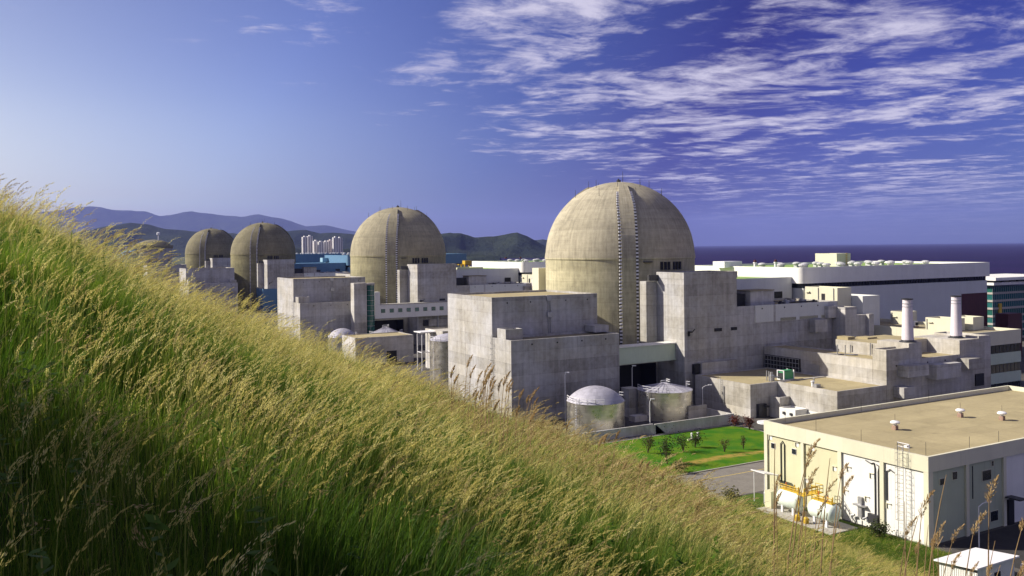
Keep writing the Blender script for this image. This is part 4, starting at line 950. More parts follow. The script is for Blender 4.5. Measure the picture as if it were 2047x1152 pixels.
# ------------------------------------------------------------------ second unit foreground: tank house, pipe frame, blue buildings
t = thing('tank_house', 'low concrete building with a sandy roof in the grass below the windowed bridge', 'concrete building', (113, 318, 0))
M().shell(113, 136.5, 318, 333, 0, 10.4, .4, .3).build('walls', 'concrete_b', t); M().sheet(113.5, 136, 318.5, 332.5, 10.15).build('roof', 'roof_sand', t); M().box(125.5, 129.5, 317.9, 318.02, 0, 4.8).build('doorway', 'dark', t)
t = thing('pipe_frame', 'slender white steel frame left of the tall shiny tank', 'steel frame', (127, 290, 0))
for x_ in (128.6, 132.6):
    for y_ in (292.0, 296.0): M().tube([(x_, y_, 0), (x_, y_, 13.6)], .16, 6).build('post', 'white_metal', t)
m = M()
for z in (6.5, 13.5): m.tube([(128.6, 292, z), (132.6, 292, z), (132.6, 296, z), (128.6, 296, z), (128.6, 292, z)], .14, 6)
m.box(127.6, 138, 291, 297, 13.6, 13.9); m.build('beams', 'white_metal', t)
tag(M().shell(133.5, 150, 285, 300, 0, 14.4, .3, .4).build('pump_room', 'concrete_b'), 'flat pale roof behind the tall shiny tank', 'concrete building')
t = thing('blue_building', 'blue metal building at the edge of the grass in front of the third dome', 'blue building', (160, 620, 0))
M().shell(157, 176.5, 632, 652, 0, 16, .3, .6).build('walls', 'blue', t); M().sheet(157.4, 176.1, 632.4, 651.6, 15.4).build('roof', 'roof_grey', t); M().box(162, 164, 640, 643, 15.42, 16.7).build('roof_unit', 'white_metal', t)
for (x0, x1, y0, y1, h_, mt, lab) in ((196, 226, 560, 590, 27, 'concrete', 'grey flat-roofed block just right of the third dome tower'), (232, 262, 575, 600, 24, 'blue', 'low blue hall between the third and second domes'), (205, 213, 535, 545, 25.5, 'cream', 'small pale roof cabin beside the third dome tower'), (240, 252, 480, 492, 27.5, 'blue_light', 'small light blue cabin at the left side of the second dome'), (255, 320, 650, 690, 29, 'blue', 'long blue hall right behind the second dome')):
    b = thing('plant_building', lab, 'plant building', (x0, y0, 0)); M().shell(x0, x1, y0, y1, 0, h_, .3, .5).build('walls', mt, b); M().sheet(x0 + .4, x1 - .4, y0 + .4, y1 - .4, h_ - .5).build('roof', 'roof_grey', b)
t = thing('gantry_crane', 'yellow gantry crane by the water right of the second dome', 'crane', (322, 640, 0))
for x_ in (318.5, 325.5):
    for y_ in (637, 643): M().box(x_ - .5, x_ + .5, y_ - .5, y_ + .5, 0, 30.5).build('leg', 'yellow', t)
M().box(319, 324.6, 637.5, 642.5, 30.5, 33.2).build('cab', 'yellow', t); M().box(314, 340, 639, 641, 29.6, 30.4).build('beam', 'yellow', t)
t = thing('cream_block', 'cream flat block with a tan parapet between the second dome and the white turbine hall', 'plant building', (200, 409, 0))
M().shell(200.5, 215, 409, 425, 0, 33.6, .3, .5).build('walls', 'cream', t); M().sheet(201, 214.6, 409.5, 424.6, 33.1).build('roof', 'green_roof', t)
tag(M().lathe(221.6, 369.0, [(1.0, 0), (1.0, 28.6), (1.25, 28.65), (1.25, 29.1)], 16).build('vent_stack', 'stack', None, True), 'thin white stack in front of the white turbine hall between the two nearest domes', 'stack', 'white exhaust stacks')
tag(M().box(149.6, 153.6, 246, 250, 0, 37.0).build('stair_shaft', 'cream'), 'plain cream shaft close against the left side of the largest dome', 'stair shaft')

# ------------------------------------------------------------------ old low dome and its tanks, far left
c = at(307, 490, 1000)
t = thing('old_reactor', 'grey flat-domed older reactor building behind the grass at far left', 'reactor dome', (c.x, c.y, 0))
M().lathe(c.x, c.y, [(19.5, 0), (19.5, 46)], 48).build('drum', 'concrete', t, True); M().lathe(c.x, c.y, [(20.4, 46.02), (20.4, 49.5), (18.5, 49.6), (14, 53.2), (8, 55.3), (.1, 56)], 48).build('low_dome', 'dome_old', t, True)
M().lathe(c.x + 4, c.y - 8, [(.5, 52), (.5, 61), (1.8, 61.2), (1.8, 63.5), (.4, 64.2)], 12).build('vent_pipe', 'white_metal', t, True)
M().box(c.x - 34, c.x - 8, c.y - 22, c.y - 10, 0, 40).build('side_block', 'concrete', t); M().box(c.x - 60, c.x + 70, c.y - 40, c.y - 24, 0, 24).build('front_block', 'concrete', t)
for k, (px_, py_, D_, r_) in enumerate(((252, 505, 960, 5.5), (240, 512, 940, 3.5), (266, 500, 985, 4.0))):
    q = at(px_, py_, D_); o = thing('gas_holder', ('larger', 'nearest small', 'slim upper')[k] + ' pale blue round vessel beside the old grey reactor', 'vessel', (q.x, q.y, 0), 'blue vessels')
    M().lathe(q.x, q.y, [(r_, 0), (r_, q.z - 1), (r_ * .8, q.z + 1), (r_ * .3, q.z + 2)], 20).build('vessel', 'blue_light', o, True); M().lathe(q.x, q.y, [(.3, q.z + 2), (.3, q.z + 6)], 8).build('vent', 'white_metal', o)

# ------------------------------------------------------------------ apartment towers by the hills
APT = [(609, 474, 'leftmost tall apartment tower below the hills'), (619, 472.5, 'second tall apartment tower from the left'), (631, 482, 'lower apartment block left of the gap'), (641, 484, 'lowest apartment block next to the gap'), (651, 483.5, 'apartment block just right of the gap'), (660, 481, 'pinkish apartment block beside the right tall towers'), (670, 475, 'tall apartment tower with a roof ball at right'), (679, 476, 'rightmost tall apartment tower')]
for k, (px_, py_, lab) in enumerate(APT):
    q = at(px_, py_, 2600 + (k % 3) * 25); w = 7.2; base = 14.0
    t = thing('apartment_tower', lab, 'apartment tower', (q.x, q.y, base), 'apartment towers')
    mt = plain('apartment_paint_%d' % k, (.72, .70, .69) if k != 5 else (.68, .60, .57), .8, .2, 0, .06, .05)
    M().box(q.x - w, q.x + w, q.y - 6, q.y + 6, base, q.z).build('body', mt, t)
    M().box(q.x - 2.4, q.x + 2.4, q.y - 4, q.y + 4, q.z, q.z + 3.4).build('lift_room', mt, t)
    for s_ in (-1, 1): M().box(q.x + s_ * 3.6 - 1.1, q.x + s_ * 3.6 + 1.1, q.y - 6.4, q.y - 6.02, base + 6, q.z - 1).build('balcony_strip', 'strip', t)
    M().box(q.x - w - .35, q.x - w - .02, q.y - 2, q.y + 2, base + 6, q.z - 1).build('balcony_strip', 'strip', t)

# ------------------------------------------------------------------ shrubs on the lawn
def leaf_mat(name, a, b):
    m, g = material(name, .8, .15)
    oi = g.node('ShaderNodeObjectInfo').outputs['Random']; n = g.noise(g.pos, 2.5, 3)
    c = g.mix(g.math('ADD', g.math('MULTIPLY', oi, .5), g.math('MULTIPLY', n, .5)), (*a, 1), (*b, 1))
    tr = g.node('ShaderNodeBsdfTranslucent'); g.put(tr.inputs[0], c); g.put(g.b.inputs['Base Color'], c)
    ms = g.node('ShaderNodeMixShader'); ms.inputs[0].default_value = .3; g.l.new(g.b.outputs[0], ms.inputs[1]); g.l.new(tr.outputs[0], ms.inputs[2])
    g.l.new(ms.outputs[0], g.n['Material Output'].inputs[0]); return m
MAT['leaf_dark'] = leaf_mat('dark_leaves', (.030, .045, .014), (.07, .085, .025)); MAT['leaf_red'] = leaf_mat('red_leaves', (.09, .02, .018), (.16, .05, .03)); MAT['leaf_olive'] = leaf_mat('olive_leaves', (.075, .085, .025), (.13, .12, .04))
def shrub(label, x, y, z, h, w, leaf, n, seed, group):
    rs = random.Random(seed); t = thing('shrub', label, 'shrub', (x, y, z), group)
    tr = M(); lf = M()
    for k in range(7):
        a = rs.uniform(0, 6.28); d = rs.uniform(.25, 1) * w
        p = [Vector((x, y, z)), Vector((x + d * .3 * math.cos(a), y + d * .3 * math.sin(a), z + h * .4)), Vector((x + d * math.cos(a) * .8, y + d * math.sin(a) * .8, z + h * rs.uniform(.75, 1)))]
        tr.tube(p, .06, 5, .02)
        for j in range(3):
            q = p[1].lerp(p[2], rs.random()); tr.tube([q, q + Vector((rs.uniform(-.5, .5) * w, rs.uniform(-.5, .5) * w, rs.uniform(.1, .4) * h))], .025, 4, .01)
            for i in range(int(n * 1.2)):
                c_ = q + Vector((rs.gauss(0, .34) * w, rs.gauss(0, .34) * w, rs.gauss(.10, .18) * h)); s_ = rs.uniform(.10, .22)
                e1 = Vector((rs.gauss(0, 1), rs.gauss(0, 1), rs.gauss(0, .6))).normalized() * s_; e2 = e1.cross(Vector((rs.gauss(0, 1), rs.gauss(0, 1), rs.gauss(0, 1)))).normalized() * s_ * .6
                lf.add([c_ - e1, c_ + e2, c_ + e1, c_ - e2], [(0, 1, 2, 3)])
    tr.build('branches', 'wood', t); lf.build('leaves', leaf, t)
for (x_, y_, h_, w_, lf_, n_, lab) in ((114.8, 139.9, 5.2, 2.1, 'leaf_dark', 26, 'tallest dark shrub on the lawn beside the hillside grass'), (117.5, 149.5, 3.4, 1.5, 'leaf_olive', 18, 'thin olive shrub left of the tallest dark shrub'), (124.4, 146.2, 3.2, 2.0, 'leaf_dark', 16, 'loose dark shrub in the middle of the lawn'), (129.4, 148.3, 2.8, 1.5, 'leaf_dark', 16, 'small dark shrub below the two standpipes'), (131.8, 141.8, 2.8, 1.4, 'leaf_olive', 6, 'nearly bare shrub at the right half of the lawn'), (136.9, 141.5, 2.6, .8, 'leaf_olive', 5, 'thin bare sapling at the right end of the lawn'), (152.6, 155.6, 2.6, 1.3, 'leaf_red', 22, 'dark red shrub at the lawn corner near the warehouse'), (152.4, 160.6, 2.2, 1.5, 'leaf_red', 18, 'dark red shrub beside the end of the tank wall'), (112.5, 133.5, 1.8, 1.6, 'leaf_dark', 18, 'low dark bush at the kerb by the road'), (112.6, 88.5, 1.8, 1.6, 'leaf_dark', 26, 'low dark bush in the turf below the warehouse wall'), (104.0, 118.0, 2.0, 2.0, 'leaf_olive', 20, 'tangled bush at the road edge left of the warehouse'), (106.0, 112.5, 2.4, 1.8, 'leaf_olive', 20, 'tangled bush below the shelter at the warehouse corner')):
    shrub(lab, x_, y_, .05, h_, w_, lf_, n_, hash(lab) % 1000 if False else int(x_ * 10), 'shrubs on the lawn')
t = thing('standpipes', 'two small white standpipes on a yellow base on the lawn', 'standpipe', (134.2, 154.5, .1))
M().box(132.6, 136.0, 154.2, 154.6, .1, .4).build('base', 'cream_y', t)
for x_ in (133.8, 135.6): M().lathe(x_, 154.4, [(.2, .4), (.2, 1.3), (.26, 1.35), (.26, 1.6), (.1, 1.7)], 10).build('pipe', 'white_metal', t)
m = M(); rail(m, [(135.2, 155.0, .1), (136.8, 155.0, .1), (136.8, 156.4, .1)], 2.2, .8, .04); m.build('guard', 'dark_metal', t)

# ------------------------------------------------------------------ hillside grass: tufts scattered over the slope
def blade_mat(name, cols, trans=.4, rough=.6):
    m, g = material(name, rough, .25)
    rn = g.node('ShaderNodeAttribute', attribute_name='rnd').outputs['Fac']; n = g.noise(g.pos, .30, 4, .6)
    f = g.math('ADD', g.math('MULTIPLY', rn, .6), g.math('MULTIPLY', g.ramp(n, .3, .7), .4))
    c = g.mix(g.ramp(f, .1, .55), (*cols[0], 1), (*cols[1], 1)); c = g.mix(g.ramp(f, .55, .95), c, (*cols[2], 1))
    tr = g.node('ShaderNodeBsdfTranslucent'); g.put(tr.inputs[0], c); g.put(g.b.inputs['Base Color'], c)
    ms = g.node('ShaderNodeMixShader'); ms.inputs[0].default_value = trans; g.l.new(g.b.outputs[0], ms.inputs[1]); g.l.new(tr.outputs[0], ms.inputs[2])
    g.l.new(ms.outputs[0], g.n['Material Output'].inputs[0]); return m
MAT['blade'] = blade_mat('grass_blades', ((.035, .095, .008), (.10, .19, .015), (.33, .38, .050)), .5)
MAT['seed'] = blade_mat('grass_seed_heads', ((.43, .37, .085), (.66, .57, .17), (.86, .78, .33)), .5)
MAT['seed_brown'] = blade_mat('brown_seed_heads', ((.30, .22, .08), (.46, .35, .14), (.62, .49, .23)), .4)
MAT['stem'] = blade_mat('grass_stems', ((.12, .17, .025), (.26, .29, .06), (.45, .40, .13)), .35)
WIND = Vector((r0.x * .93 - fwd.x * .1, r0.y * .93 - fwd.y * .1, 0)).normalized()
PS = 1.5                                       # side of one patch of turf, metres
SX, SY = -.44, .063                            # the slope the patches are grown on
def patch(name, nblade, nhead, fbrown, seed):
    rs = random.Random(seed); V, F, MI, RN = [], [], [], []
    def addp(vs, fs, mi, rn):
        k = len(V); V.extend(tuple(v) for v in vs); F.extend(tuple(i + k for i in f) for f in fs); MI.extend([mi] * len(fs)); RN.extend([rn] * len(fs))
    clumps = [(rs.uniform(-.5, .5) * PS, rs.uniform(-.5, .5) * PS, rs.gauss(0, .25), rs.uniform(.75, 1.15)) for _ in range(26)]
    def root():
        c = rs.choice(clumps)
        x_, y_ = (c[0] + rs.gauss(0, .11), c[1] + rs.gauss(0, .11)) if rs.random() < .7 else (rs.uniform(-.53, .53) * PS, rs.uniform(-.53, .53) * PS)
        return Vector((x_, y_, SX * x_ + SY * y_ - .04)), c
    for _ in range(nblade):
        b, c = root(); h = .66 * rs.uniform(.5, 1.2) * c[3]; a2 = rs.uniform(0, 6.283)
        lean = (Vector((math.cos(a2), math.sin(a2), 0)) * rs.uniform(.05, .40) + WIND * (rs.uniform(.05, .5) + c[2] * .4)) * h * .75
        wd = Vector((-lean.y, lean.x, 0)).normalized() * rs.uniform(.0024, .0052); vs = []
        for k in range(4):
            u = k / 3; q = b + lean * (u ** 1.9) + Vector((0, 0, h * (u - .2 * u * u * u))); w = wd * (1 - .93 * u ** 1.5); vs += [q - w, q + w]
        addp(vs, [(2 * k, 2 * k + 1, 2 * k + 3, 2 * k + 2) for k in range(3)], 0, rs.random())
    for _ in range(nhead):
        b, c = root(); h = .95 * (rs.uniform(.68, 1.18) if rs.random() < .9 else rs.uniform(1.2, 1.6)) * (c[3] * .5 + .5); a2 = rs.uniform(0, 6.283); rn = rs.random(); mi = 3 if rs.random() < fbrown else 2
        lean = (WIND * (rs.uniform(-.05, .7) + c[2] * .7) + Vector((math.cos(a2), math.sin(a2), 0)) * rs.uniform(0, .6)) * h * .32
        path = [b + lean * (u ** 2.1) + Vector((0, 0, h * (u - .12 * u ** 4))) for u in (0, .4, .75, 1.0)]
        wd = Vector((-lean.y, lean.x, 0)).normalized() * .0016; vs = []
        for q in path: vs += [q - wd, q + wd]
        addp(vs, [(2 * k, 2 * k + 1, 2 * k + 3, 2 * k + 2) for k in range(3)], 1, rn)
        # the drooping panicle: many small spikelets along the last stretch
        L = rs.uniform(.13, .27); dr = (path[-1] - path[-2]).normalized(); p0 = path[-1]; n = rs.randint(34, 46); fat = rs.uniform(.5, 1.2)
        for k in range(n):
            u = k / n; q = p0 + dr * (L * u) + WIND * (L * .38 * u * u) - Vector((0, 0, L * .22 * u * u))
            thick = (.013 * math.sin(math.pi * min(1, u * .85 + .18)) + .002) * fat
            d = Vector((rs.gauss(0, 1), rs.gauss(0, 1), rs.gauss(0, .8))).normalized() * thick
            ax = (dr + WIND * .7 * u + d * 16).normalized() * rs.uniform(.010, .018); sd = ax.cross(Vector((rs.gauss(0, 1), rs.gauss(0, 1), rs.gauss(0, 1)))).normalized() * rs.uniform(.0015, .0030)
            q = q + d; addp([q - ax * .5, q + sd, q + ax, q - sd], [(0, 1, 2, 3)], mi, min(1, max(0, rn + rs.gauss(0, .15))))
    for _ in range(rs.choice([0, 2, 5])):                    # broad-leaved weeds and dry umbels among the grass
        b, c = root(); h = rs.uniform(.4, .95); top = b + Vector((rs.gauss(0, .1), rs.gauss(0, .1), h)); s0 = Vector((.003, 0, 0)); rn = rs.random()
        addp([b - s0, b + s0, top + s0, top - s0], [(0, 1, 2, 3)], 1, rn); umbel = rs.random() < .5
        for k in range(26):
            a2 = rs.uniform(0, 6.283); u = rs.uniform(.25, 1)
            if umbel: q = top + Vector((math.cos(a2), math.sin(a2), 0)) * rs.uniform(0, .09) + Vector((0, 0, rs.uniform(-.03, .03))); l_ = .014
            else: q = b.lerp(top, u) + Vector((math.cos(a2), math.sin(a2), 0)) * .07 * (1.2 - u); l_ = rs.uniform(.03, .06)
            e1 = Vector((math.cos(a2), math.sin(a2), rs.uniform(-.5, .4))) * l_; e2 = Vector((-math.sin(a2), math.cos(a2), rs.uniform(-.3, .3))) * l_ * .45
            addp([q - e1, q + e2, q + e1, q - e2], [(0, 1, 2, 3)], 3 if umbel else 0, rn * .5)
    me = bpy.data.meshes.new(name); me.from_pydata(V, [], F); me.polygons.foreach_set('material_index', MI); me.update()
    at_ = me.attributes.new('rnd', 'FLOAT', 'FACE'); at_.data.foreach_set('value', RN)
    for k in ('blade', 'stem', 'seed', 'seed_brown'): me.materials.append(MAT[k])
    return bpy.data.objects.new(name, me)
src = bpy.data.collections.new('grass_patches')
kinds = [(1300, 16, .1)] * 3 + [(1300, 40, .1)] * 4 + [(1250, 74, .15)] * 4 + [(1150, 112, .1)] * 3 + [(1050, 80, .7)] * 2
for k, (nb, nh, fb) in enumerate(kinds): src.objects.link(patch('grass_patch_%02d' % k, nb, nh, fb, 40 + k))
def tall_tuft(name, n, brown, seed):
    """a stand of taller seeding grass that breaks the line of the slope"""
    rs = random.Random(seed); V, F, MI, RN = [], [], [], []
    def addp(vs, fs, mi, rn):
        k = len(V); V.extend(tuple(v) for v in vs); F.extend(tuple(i + k for i in f) for f in fs); MI.extend([mi] * len(fs)); RN.extend([rn] * len(fs))
    for _ in range(n):
        b = Vector((rs.gauss(0, .35), rs.gauss(0, .35), 0)); b.z = SX * b.x + SY * b.y - .05; h = rs.uniform(1.0, 1.75); rn = rs.random(); a2 = rs.uniform(0, 6.283)
        lean = (WIND * rs.uniform(.15, .9) + Vector((math.cos(a2), math.sin(a2), 0)) * rs.uniform(0, .4)) * h * .32
        path = [b + lean * (u ** 2.2) + Vector((0, 0, h * (u - .14 * u ** 4))) for u in (0, .3, .55, .8, 1.0)]
        wd = Vector((-lean.y, lean.x, 0)).normalized() * .0026; vs = []
        for q in path: vs += [q - wd, q + wd]
        addp(vs, [(2 * k, 2 * k + 1, 2 * k + 3, 2 * k + 2) for k in range(4)], 1, rn)
        L = rs.uniform(.2, .42); dr = (path[-1] - path[-2]).normalized(); fat = rs.uniform(.8, 1.8)
        for k in range(70):
            u = rs.random(); q = path[-1] + dr * (L * u) + WIND * (L * .4 * u * u) - Vector((0, 0, L * .25 * u * u))
            d = Vector((rs.gauss(0, 1), rs.gauss(0, 1), rs.gauss(0, .8))).normalized() * (.016 * math.sin(math.pi * min(1, u * .85 + .18)) + .002) * fat
            ax = (dr + WIND * .6 * u + d * 12).normalized() * rs.uniform(.016, .03); sd = ax.cross(Vector((rs.gauss(0, 1), rs.gauss(0, 1), rs.gauss(0, 1)))).normalized() * rs.uniform(.003, .006)
            q = q + d; addp([q - ax * .5, q + sd, q + ax, q - sd], [(0, 1, 2, 3)], 3 if brown else 2, min(1, max(0, rn + rs.gauss(0, .15))))
        for k in range(3):
            p = path[0].lerp(path[2], rs.random()); a3 = rs.uniform(0, 6.283); d = Vector((math.cos(a3), math.sin(a3), 0)) * rs.uniform(.1, .3) + WIND * .12; sd = Vector((-d.y, d.x, 0)).normalized() * .005
            addp([p - sd, p + sd, p + d * .5 + sd + Vector((0, 0, .25)), p + d * .5 - sd + Vector((0, 0, .25)), p + d + Vector((0, 0, .3))], [(0, 1, 2, 3), (3, 2, 4)], 1 if brown else 0, rs.random())
    me = bpy.data.meshes.new(name); me.from_pydata(V, [], F); me.polygons.foreach_set('material_index', MI); me.update()
    at_ = me.attributes.new('rnd', 'FLOAT', 'FACE'); at_.data.foreach_set('value', RN)
    for k in ('blade', 'stem', 'seed', 'seed_brown'): me.materials.append(MAT[k])
    return bpy.data.objects.new(name, me)
for k in range(4): src.objects.link(tall_tuft('grass_patch_%02d' % (16 + k), 9 + 3 * k, k % 2 == 1, 90 + k))
def vnoise(x, y, s, seed):
    return np.array([mn.noise(Vector((float(a) * s + seed, float(b) * s - seed, seed))) for a, b in zip(x, y)])
gx, gy = np.meshgrid(np.arange(-14, 115, PS * .84), np.arange(-3, 115, PS * .84), indexing='ij')
X = gx.ravel() + rng.uniform(-.25, .25, gx.size); Y = gy.ravel() + rng.uniform(-.25, .25, gx.size)
D = X * fwd.x + Y * fwd.y; S = X * r0.x + Y * r0.y
def land(x, y): return np.maximum(hill(x, y), .05)
H = land(X, Y); flat = hill(X, Y) < .2
verge = flat & (X > 84) & (X < 114.6) & (Y > 60) & (Y < 115) & ~((X > 106.8) & (X < 115) & (Y > 92.2) & (Y < 113)) & ~((X > 103.2) & (Y < 74.6))
keep = (D > .2) & (np.abs(S) < D * .68 + 3.5) & (~flat | verge) & (D < 150) & (np.hypot(X, Y) > 1.9)
X, Y, D, H, flat = X[keep], Y[keep], D[keep], H[keep], flat[keep]; N = len(X)
pn = .8 * vnoise(X, Y, .16, 3.3) + .75 * vnoise(X, Y, .55, 8.1); pb = vnoise(X, Y, .07, 5.7)
ripe = pn * 1.15 + (rng.random(N) - .5) * .6 + np.clip((D - 5) / 14, 0, 1) * .34 - .16 - np.clip((D - 34) / 24, 0, 1) * .45
idx = np.select([ripe < -.1, ripe < .28, ripe < .62], [rng.integers(0, 3, N), rng.integers(3, 7, N), rng.integers(7, 11, N)], rng.integers(11, 14, N))
brown = pb + (rng.random(N) - .5) * .5 > .38; idx[brown] = rng.integers(14, 16, brown.sum())
idx[flat] = rng.integers(0, 7, flat.sum()); scl = rng.uniform(.80, 1.18, N) * (1 + .16 * vnoise(X, Y, .35, 4.4))
# tall stands, thickest along the far part of the slope
n_t = 700; kt = (rng.uniform(-150, 2150, n_t) - 1023.5) / 1779; Dt = 12 + 40 * rng.random(n_t) ** .8
Xt = (fwd.x + kt * r0.x) * Dt; Yt = (fwd.y + kt * r0.y) * Dt; Ht = hill(Xt, Yt); ok = (Ht > .3) & (vnoise(Xt, Yt, .11, 2.2) + .35 * vnoise(Xt, Yt, .5, 7.7) > .02)
Xt, Yt, Ht, kt = Xt[ok], Yt[ok], Ht[ok], kt[ok]; nt_ = len(Xt)
mid = (kt > -.1) & (kt < .2); it = np.where(mid, rng.choice([17, 19], nt_), rng.choice([16, 18, 18, 17], nt_))
X = np.concatenate([X, Xt]); Y = np.concatenate([Y, Yt]); H = np.concatenate([H, Ht]); idx = np.concatenate([idx, it]); scl = np.concatenate([scl, rng.uniform(.7, 1.15, nt_)]); N = len(X)
e = .4; gyv = (land(X, Y + e) - land(X, Y - e)) / (2 * e) - SY; gxv = (land(X + e, Y) - land(X - e, Y)) / (2 * e) - SX
rot = np.stack([np.clip(gyv, -.5, .5), -np.clip(gxv, -.42, .42), np.zeros(N)], 1)
me = bpy.data.meshes.new('hillside_grass'); me.from_pydata(np.stack([X, Y, H - .02], 1).tolist(), [], [])
for nm, ty, dat, fld in (('rot', 'FLOAT_VECTOR', rot.ravel(), 'vector'), ('scl', 'FLOAT', scl, 'value'), ('idx', 'INT', idx, 'value')):
    at_ = me.attributes.new(nm, ty, 'POINT'); at_.data.foreach_set(fld, dat)
go = bpy.data.objects.new('hillside_grass', me); col.objects.link(go); go['kind'] = 'stuff'; go['label'] = 'tall green grass with golden seed heads bending over the hillside'; go['category'] = 'grass'
print('PATCHES', N)
ng = bpy.data.node_groups.new('scatter_tufts', 'GeometryNodeTree')
ng.interface.new_socket('Geometry', in_out='INPUT', socket_type='NodeSocketGeometry'); ng.interface.new_socket('Geometry', in_out='OUTPUT', socket_type='NodeSocketGeometry')
ni = ng.nodes.new('NodeGroupInput'); no = ng.nodes.new('NodeGroupOutput'); iop = ng.nodes.new('GeometryNodeInstanceOnPoints'); ci = ng.nodes.new('GeometryNodeCollectionInfo')
ci.inputs['Collection'].default_value = src; ci.inputs['Separate Children'].default_value = True; ci.inputs['Reset Children'].default_value = True
def named(nm, ty):
    n = ng.nodes.new('GeometryNodeInputNamedAttribute'); n.data_type = ty; n.inputs['Name'].default_value = nm; return n.outputs['Attribute']
e2r = ng.nodes.new('FunctionNodeEulerToRotation'); ng.links.new(named('rot', 'FLOAT_VECTOR'), e2r.inputs[0])
ng.links.new(ni.outputs[0], iop.inputs['Points']); ng.links.new(ci.outputs[0], iop.inputs['Instance']); iop.inputs['Pick Instance'].default_value = True
ng.links.new(named('idx', 'INT'), iop.inputs['Instance Index']); ng.links.new(e2r.outputs[0], iop.inputs['Rotation']); ng.links.new(named('scl', 'FLOAT'), iop.inputs['Scale'])
ng.links.new(iop.outputs[0], no.inputs[0])
md = go.modifiers.new('scatter', 'NODES'); md.node_group = ng

# ------------------------------------------------------------------ tall dry reeds
MAT['reed'] = plain('dry_reed_stem', (.30, .20, .10), .8, .2, 0, .2, 3); MAT['plume'] = leaf_mat('reed_plume', (.36, .24, .11), (.56, .41, .20))
def reed(label, x, y, h, group, seed, plume=True):
    rs = random.Random(seed); z = float(hill(np.array(x), np.array(y))); t = thing('reed', label, 'reed', (x, y, z), group)
    a = rs.uniform(-.5, .9); lean = (WIND * rs.uniform(-.02, .16) + Vector((rs.gauss(0, .04), rs.gauss(0, .04), 0))) * h
    path = [Vector((x, y, z)) + lean * (u ** 1.8) + Vector((0, 0, h * u)) for u in (0, .3, .6, .85, 1.0)]
    M().tube(path, .0055 * h + .003, 5, .006).build('stem', 'reed', t)
    lf = M()
    for k in range(rs.randint(1, 3)):
        u = rs.uniform(.25, .75); p = path[0].lerp(path[-1], u); d = Vector((rs.gauss(0, 1), rs.gauss(0, 1), 0)).normalized() * rs.uniform(.15, .4)
        s_ = Vector((-d.y, d.x, 0)).normalized() * .007; q1 = p + d * .5 + Vector((0, 0, .2)); q2 = p + d + Vector((0, 0, .05)); lf.add([p - s_, p + s_, q1 + s_, q1 - s_, q2], [(0, 1, 2, 3), (3, 2, 4)])
    lf.build('leaf', 'reed', t, kind='stuff')
    if plume:
        pm = M(); dr = (path[-1] - path[-2]).normalized(); L = rs.uniform(.12, .20) * min(h, 3.4)
        for k in range(150):
            u = rs.random(); c = path[-1] + dr * (L * (u - .25)) + WIND * (.35 * L * u * u); th = .017 * h * math.sin(math.pi * min(1, u * .8 + .15)) + .003
            d = Vector((rs.gauss(0, 1), rs.gauss(0, 1), rs.gauss(0, .5))) * th * .6; ax = (dr + WIND * .3 * u + d * 10).normalized() * rs.uniform(.025, .055); sd = ax.cross(Vector((rs.gauss(0, 1), rs.gauss(0, 1), rs.gauss(0, 1)))).normalized() * .008
            c = c + d; pm.add([c - ax, c + sd, c + ax, c - sd], [(0, 1, 2, 3)])
        pm.build('plume', 'plume', t, kind='stuff')
rr = random.Random(5)
def reeds(n, p0, p1, d0, d1, h0, h1, label, group, s0):
    for k in range(n):
        px_ = rr.uniform(p0, p1); D_ = rr.uniform(d0, d1); kk = (px_ - 1023.5) / 1779
        reed(label, (fwd.x + kk * r0.x) * D_, (fwd.y + kk * r0.y) * D_, rr.uniform(h0, h1), group, s0 + k, rr.random() < .8)
reeds(26, 1780, 2045, 18, 26, 2.7, 4.3, 'tall dry reed with a tan plume in front of the white shed', 'reeds by the shed', 100)
reeds(13, 1530, 1650, 18, 25, 2.4, 4.0, 'tall thin dry reed in front of the gas tanks', 'reeds by the gas tanks', 200)
reeds(34, 895, 1060, 24, 32, 1.6, 2.6, 'dry tan reed rising in front of the nearest fuel building', 'reeds by the fuel building', 300)
reeds(16, 1120, 1330, 24, 32, 1.3, 2.2, 'brown reed in front of the steel tanks', 'reeds by the steel tanks', 400)

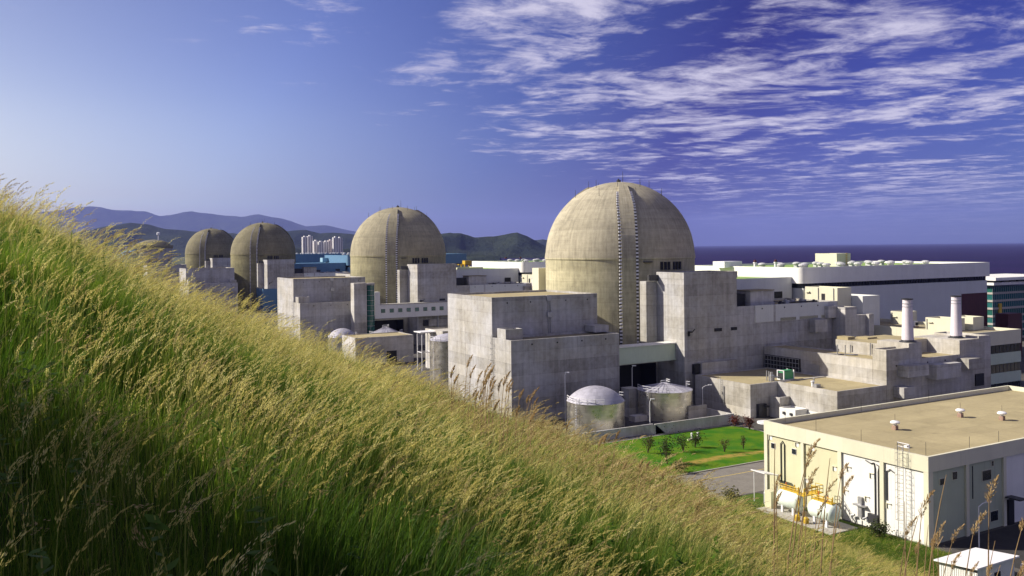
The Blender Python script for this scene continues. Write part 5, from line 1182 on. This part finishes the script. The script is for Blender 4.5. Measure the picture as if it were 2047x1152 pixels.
# ------------------------------------------------------------------ pines added uphill, out of view, to shade the near grass at lower left
MAT['needle'] = leaf_mat('pine_needles', (.018, .035, .014), (.04, .06, .02))
for i, (x_, y_, h_) in enumerate(((-7.2, 11.9, 7.4), (-8.4, 10.3, 8.6), (-6.3, 9.8, 6.6))):
    z_ = float(hill(np.array(x_), np.array(y_))) - .1; rs = random.Random(60 + i)
    t = thing('shade_pine', ('middle', 'tallest', 'nearest')[i] + ' unseen pine added to shade the near grass', 'tree', (x_, y_, z_), 'added shade pines')
    tr = M(); tr.tube([(x_, y_, z_), (x_ + .1, y_, z_ + h_ * .5), (x_ + .2, y_ + .1, z_ + h_)], .16, 7, .03); nd = M()
    for k in range(110):
        u = rs.uniform(.14, .98); a = rs.uniform(0, 6.28); L = (1 - u) * h_ * .36 + .4; b0 = Vector((x_ + .2 * u, y_ + .1 * u, z_ + h_ * u)); d = Vector((math.cos(a), math.sin(a), rs.uniform(-.1, .35)))
        tr.tube([b0, b0 + d * L], .03, 4, .008)
        for q in range(34):
            c_ = b0 + d * (L * rs.uniform(.15, 1)) + Vector((rs.gauss(0, .16), rs.gauss(0, .16), rs.gauss(.04, .12))); e1 = Vector((rs.gauss(0, 1), rs.gauss(0, 1), rs.gauss(0, .7))).normalized() * rs.uniform(.10, .2); e2 = e1.cross(Vector((rs.gauss(0, 1), rs.gauss(0, 1), rs.gauss(0, 1)))).normalized() * .05
            nd.add([c_ - e1, c_ + e2, c_ + e1, c_ - e2], [(0, 1, 2, 3)])
    tr.build('trunk', 'wood', t); nd.build('crown', 'needle', t)

# ------------------------------------------------------------------ air
hz = M().box(-9900, 32900, -2900, 32900, -10.0, 1300.0)
hm = bpy.data.materials.new('haze_air'); hm.use_nodes = True; hg = G(hm.node_tree); hg.n.clear()
pv = hg.node('ShaderNodeVolumePrincipled'); pv.inputs['Color'].default_value = (.34, .41, 1.0, 1); pv.inputs['Density'].default_value = 2.6e-5; pv.inputs['Anisotropy'].default_value = 0.1
mo = hg.node('ShaderNodeOutputMaterial'); hg.l.new(pv.outputs[0], mo.inputs['Volume'])
ho = hz.build('haze', hm); ho['kind'] = 'stuff'; ho.display_type = 'WIRE'
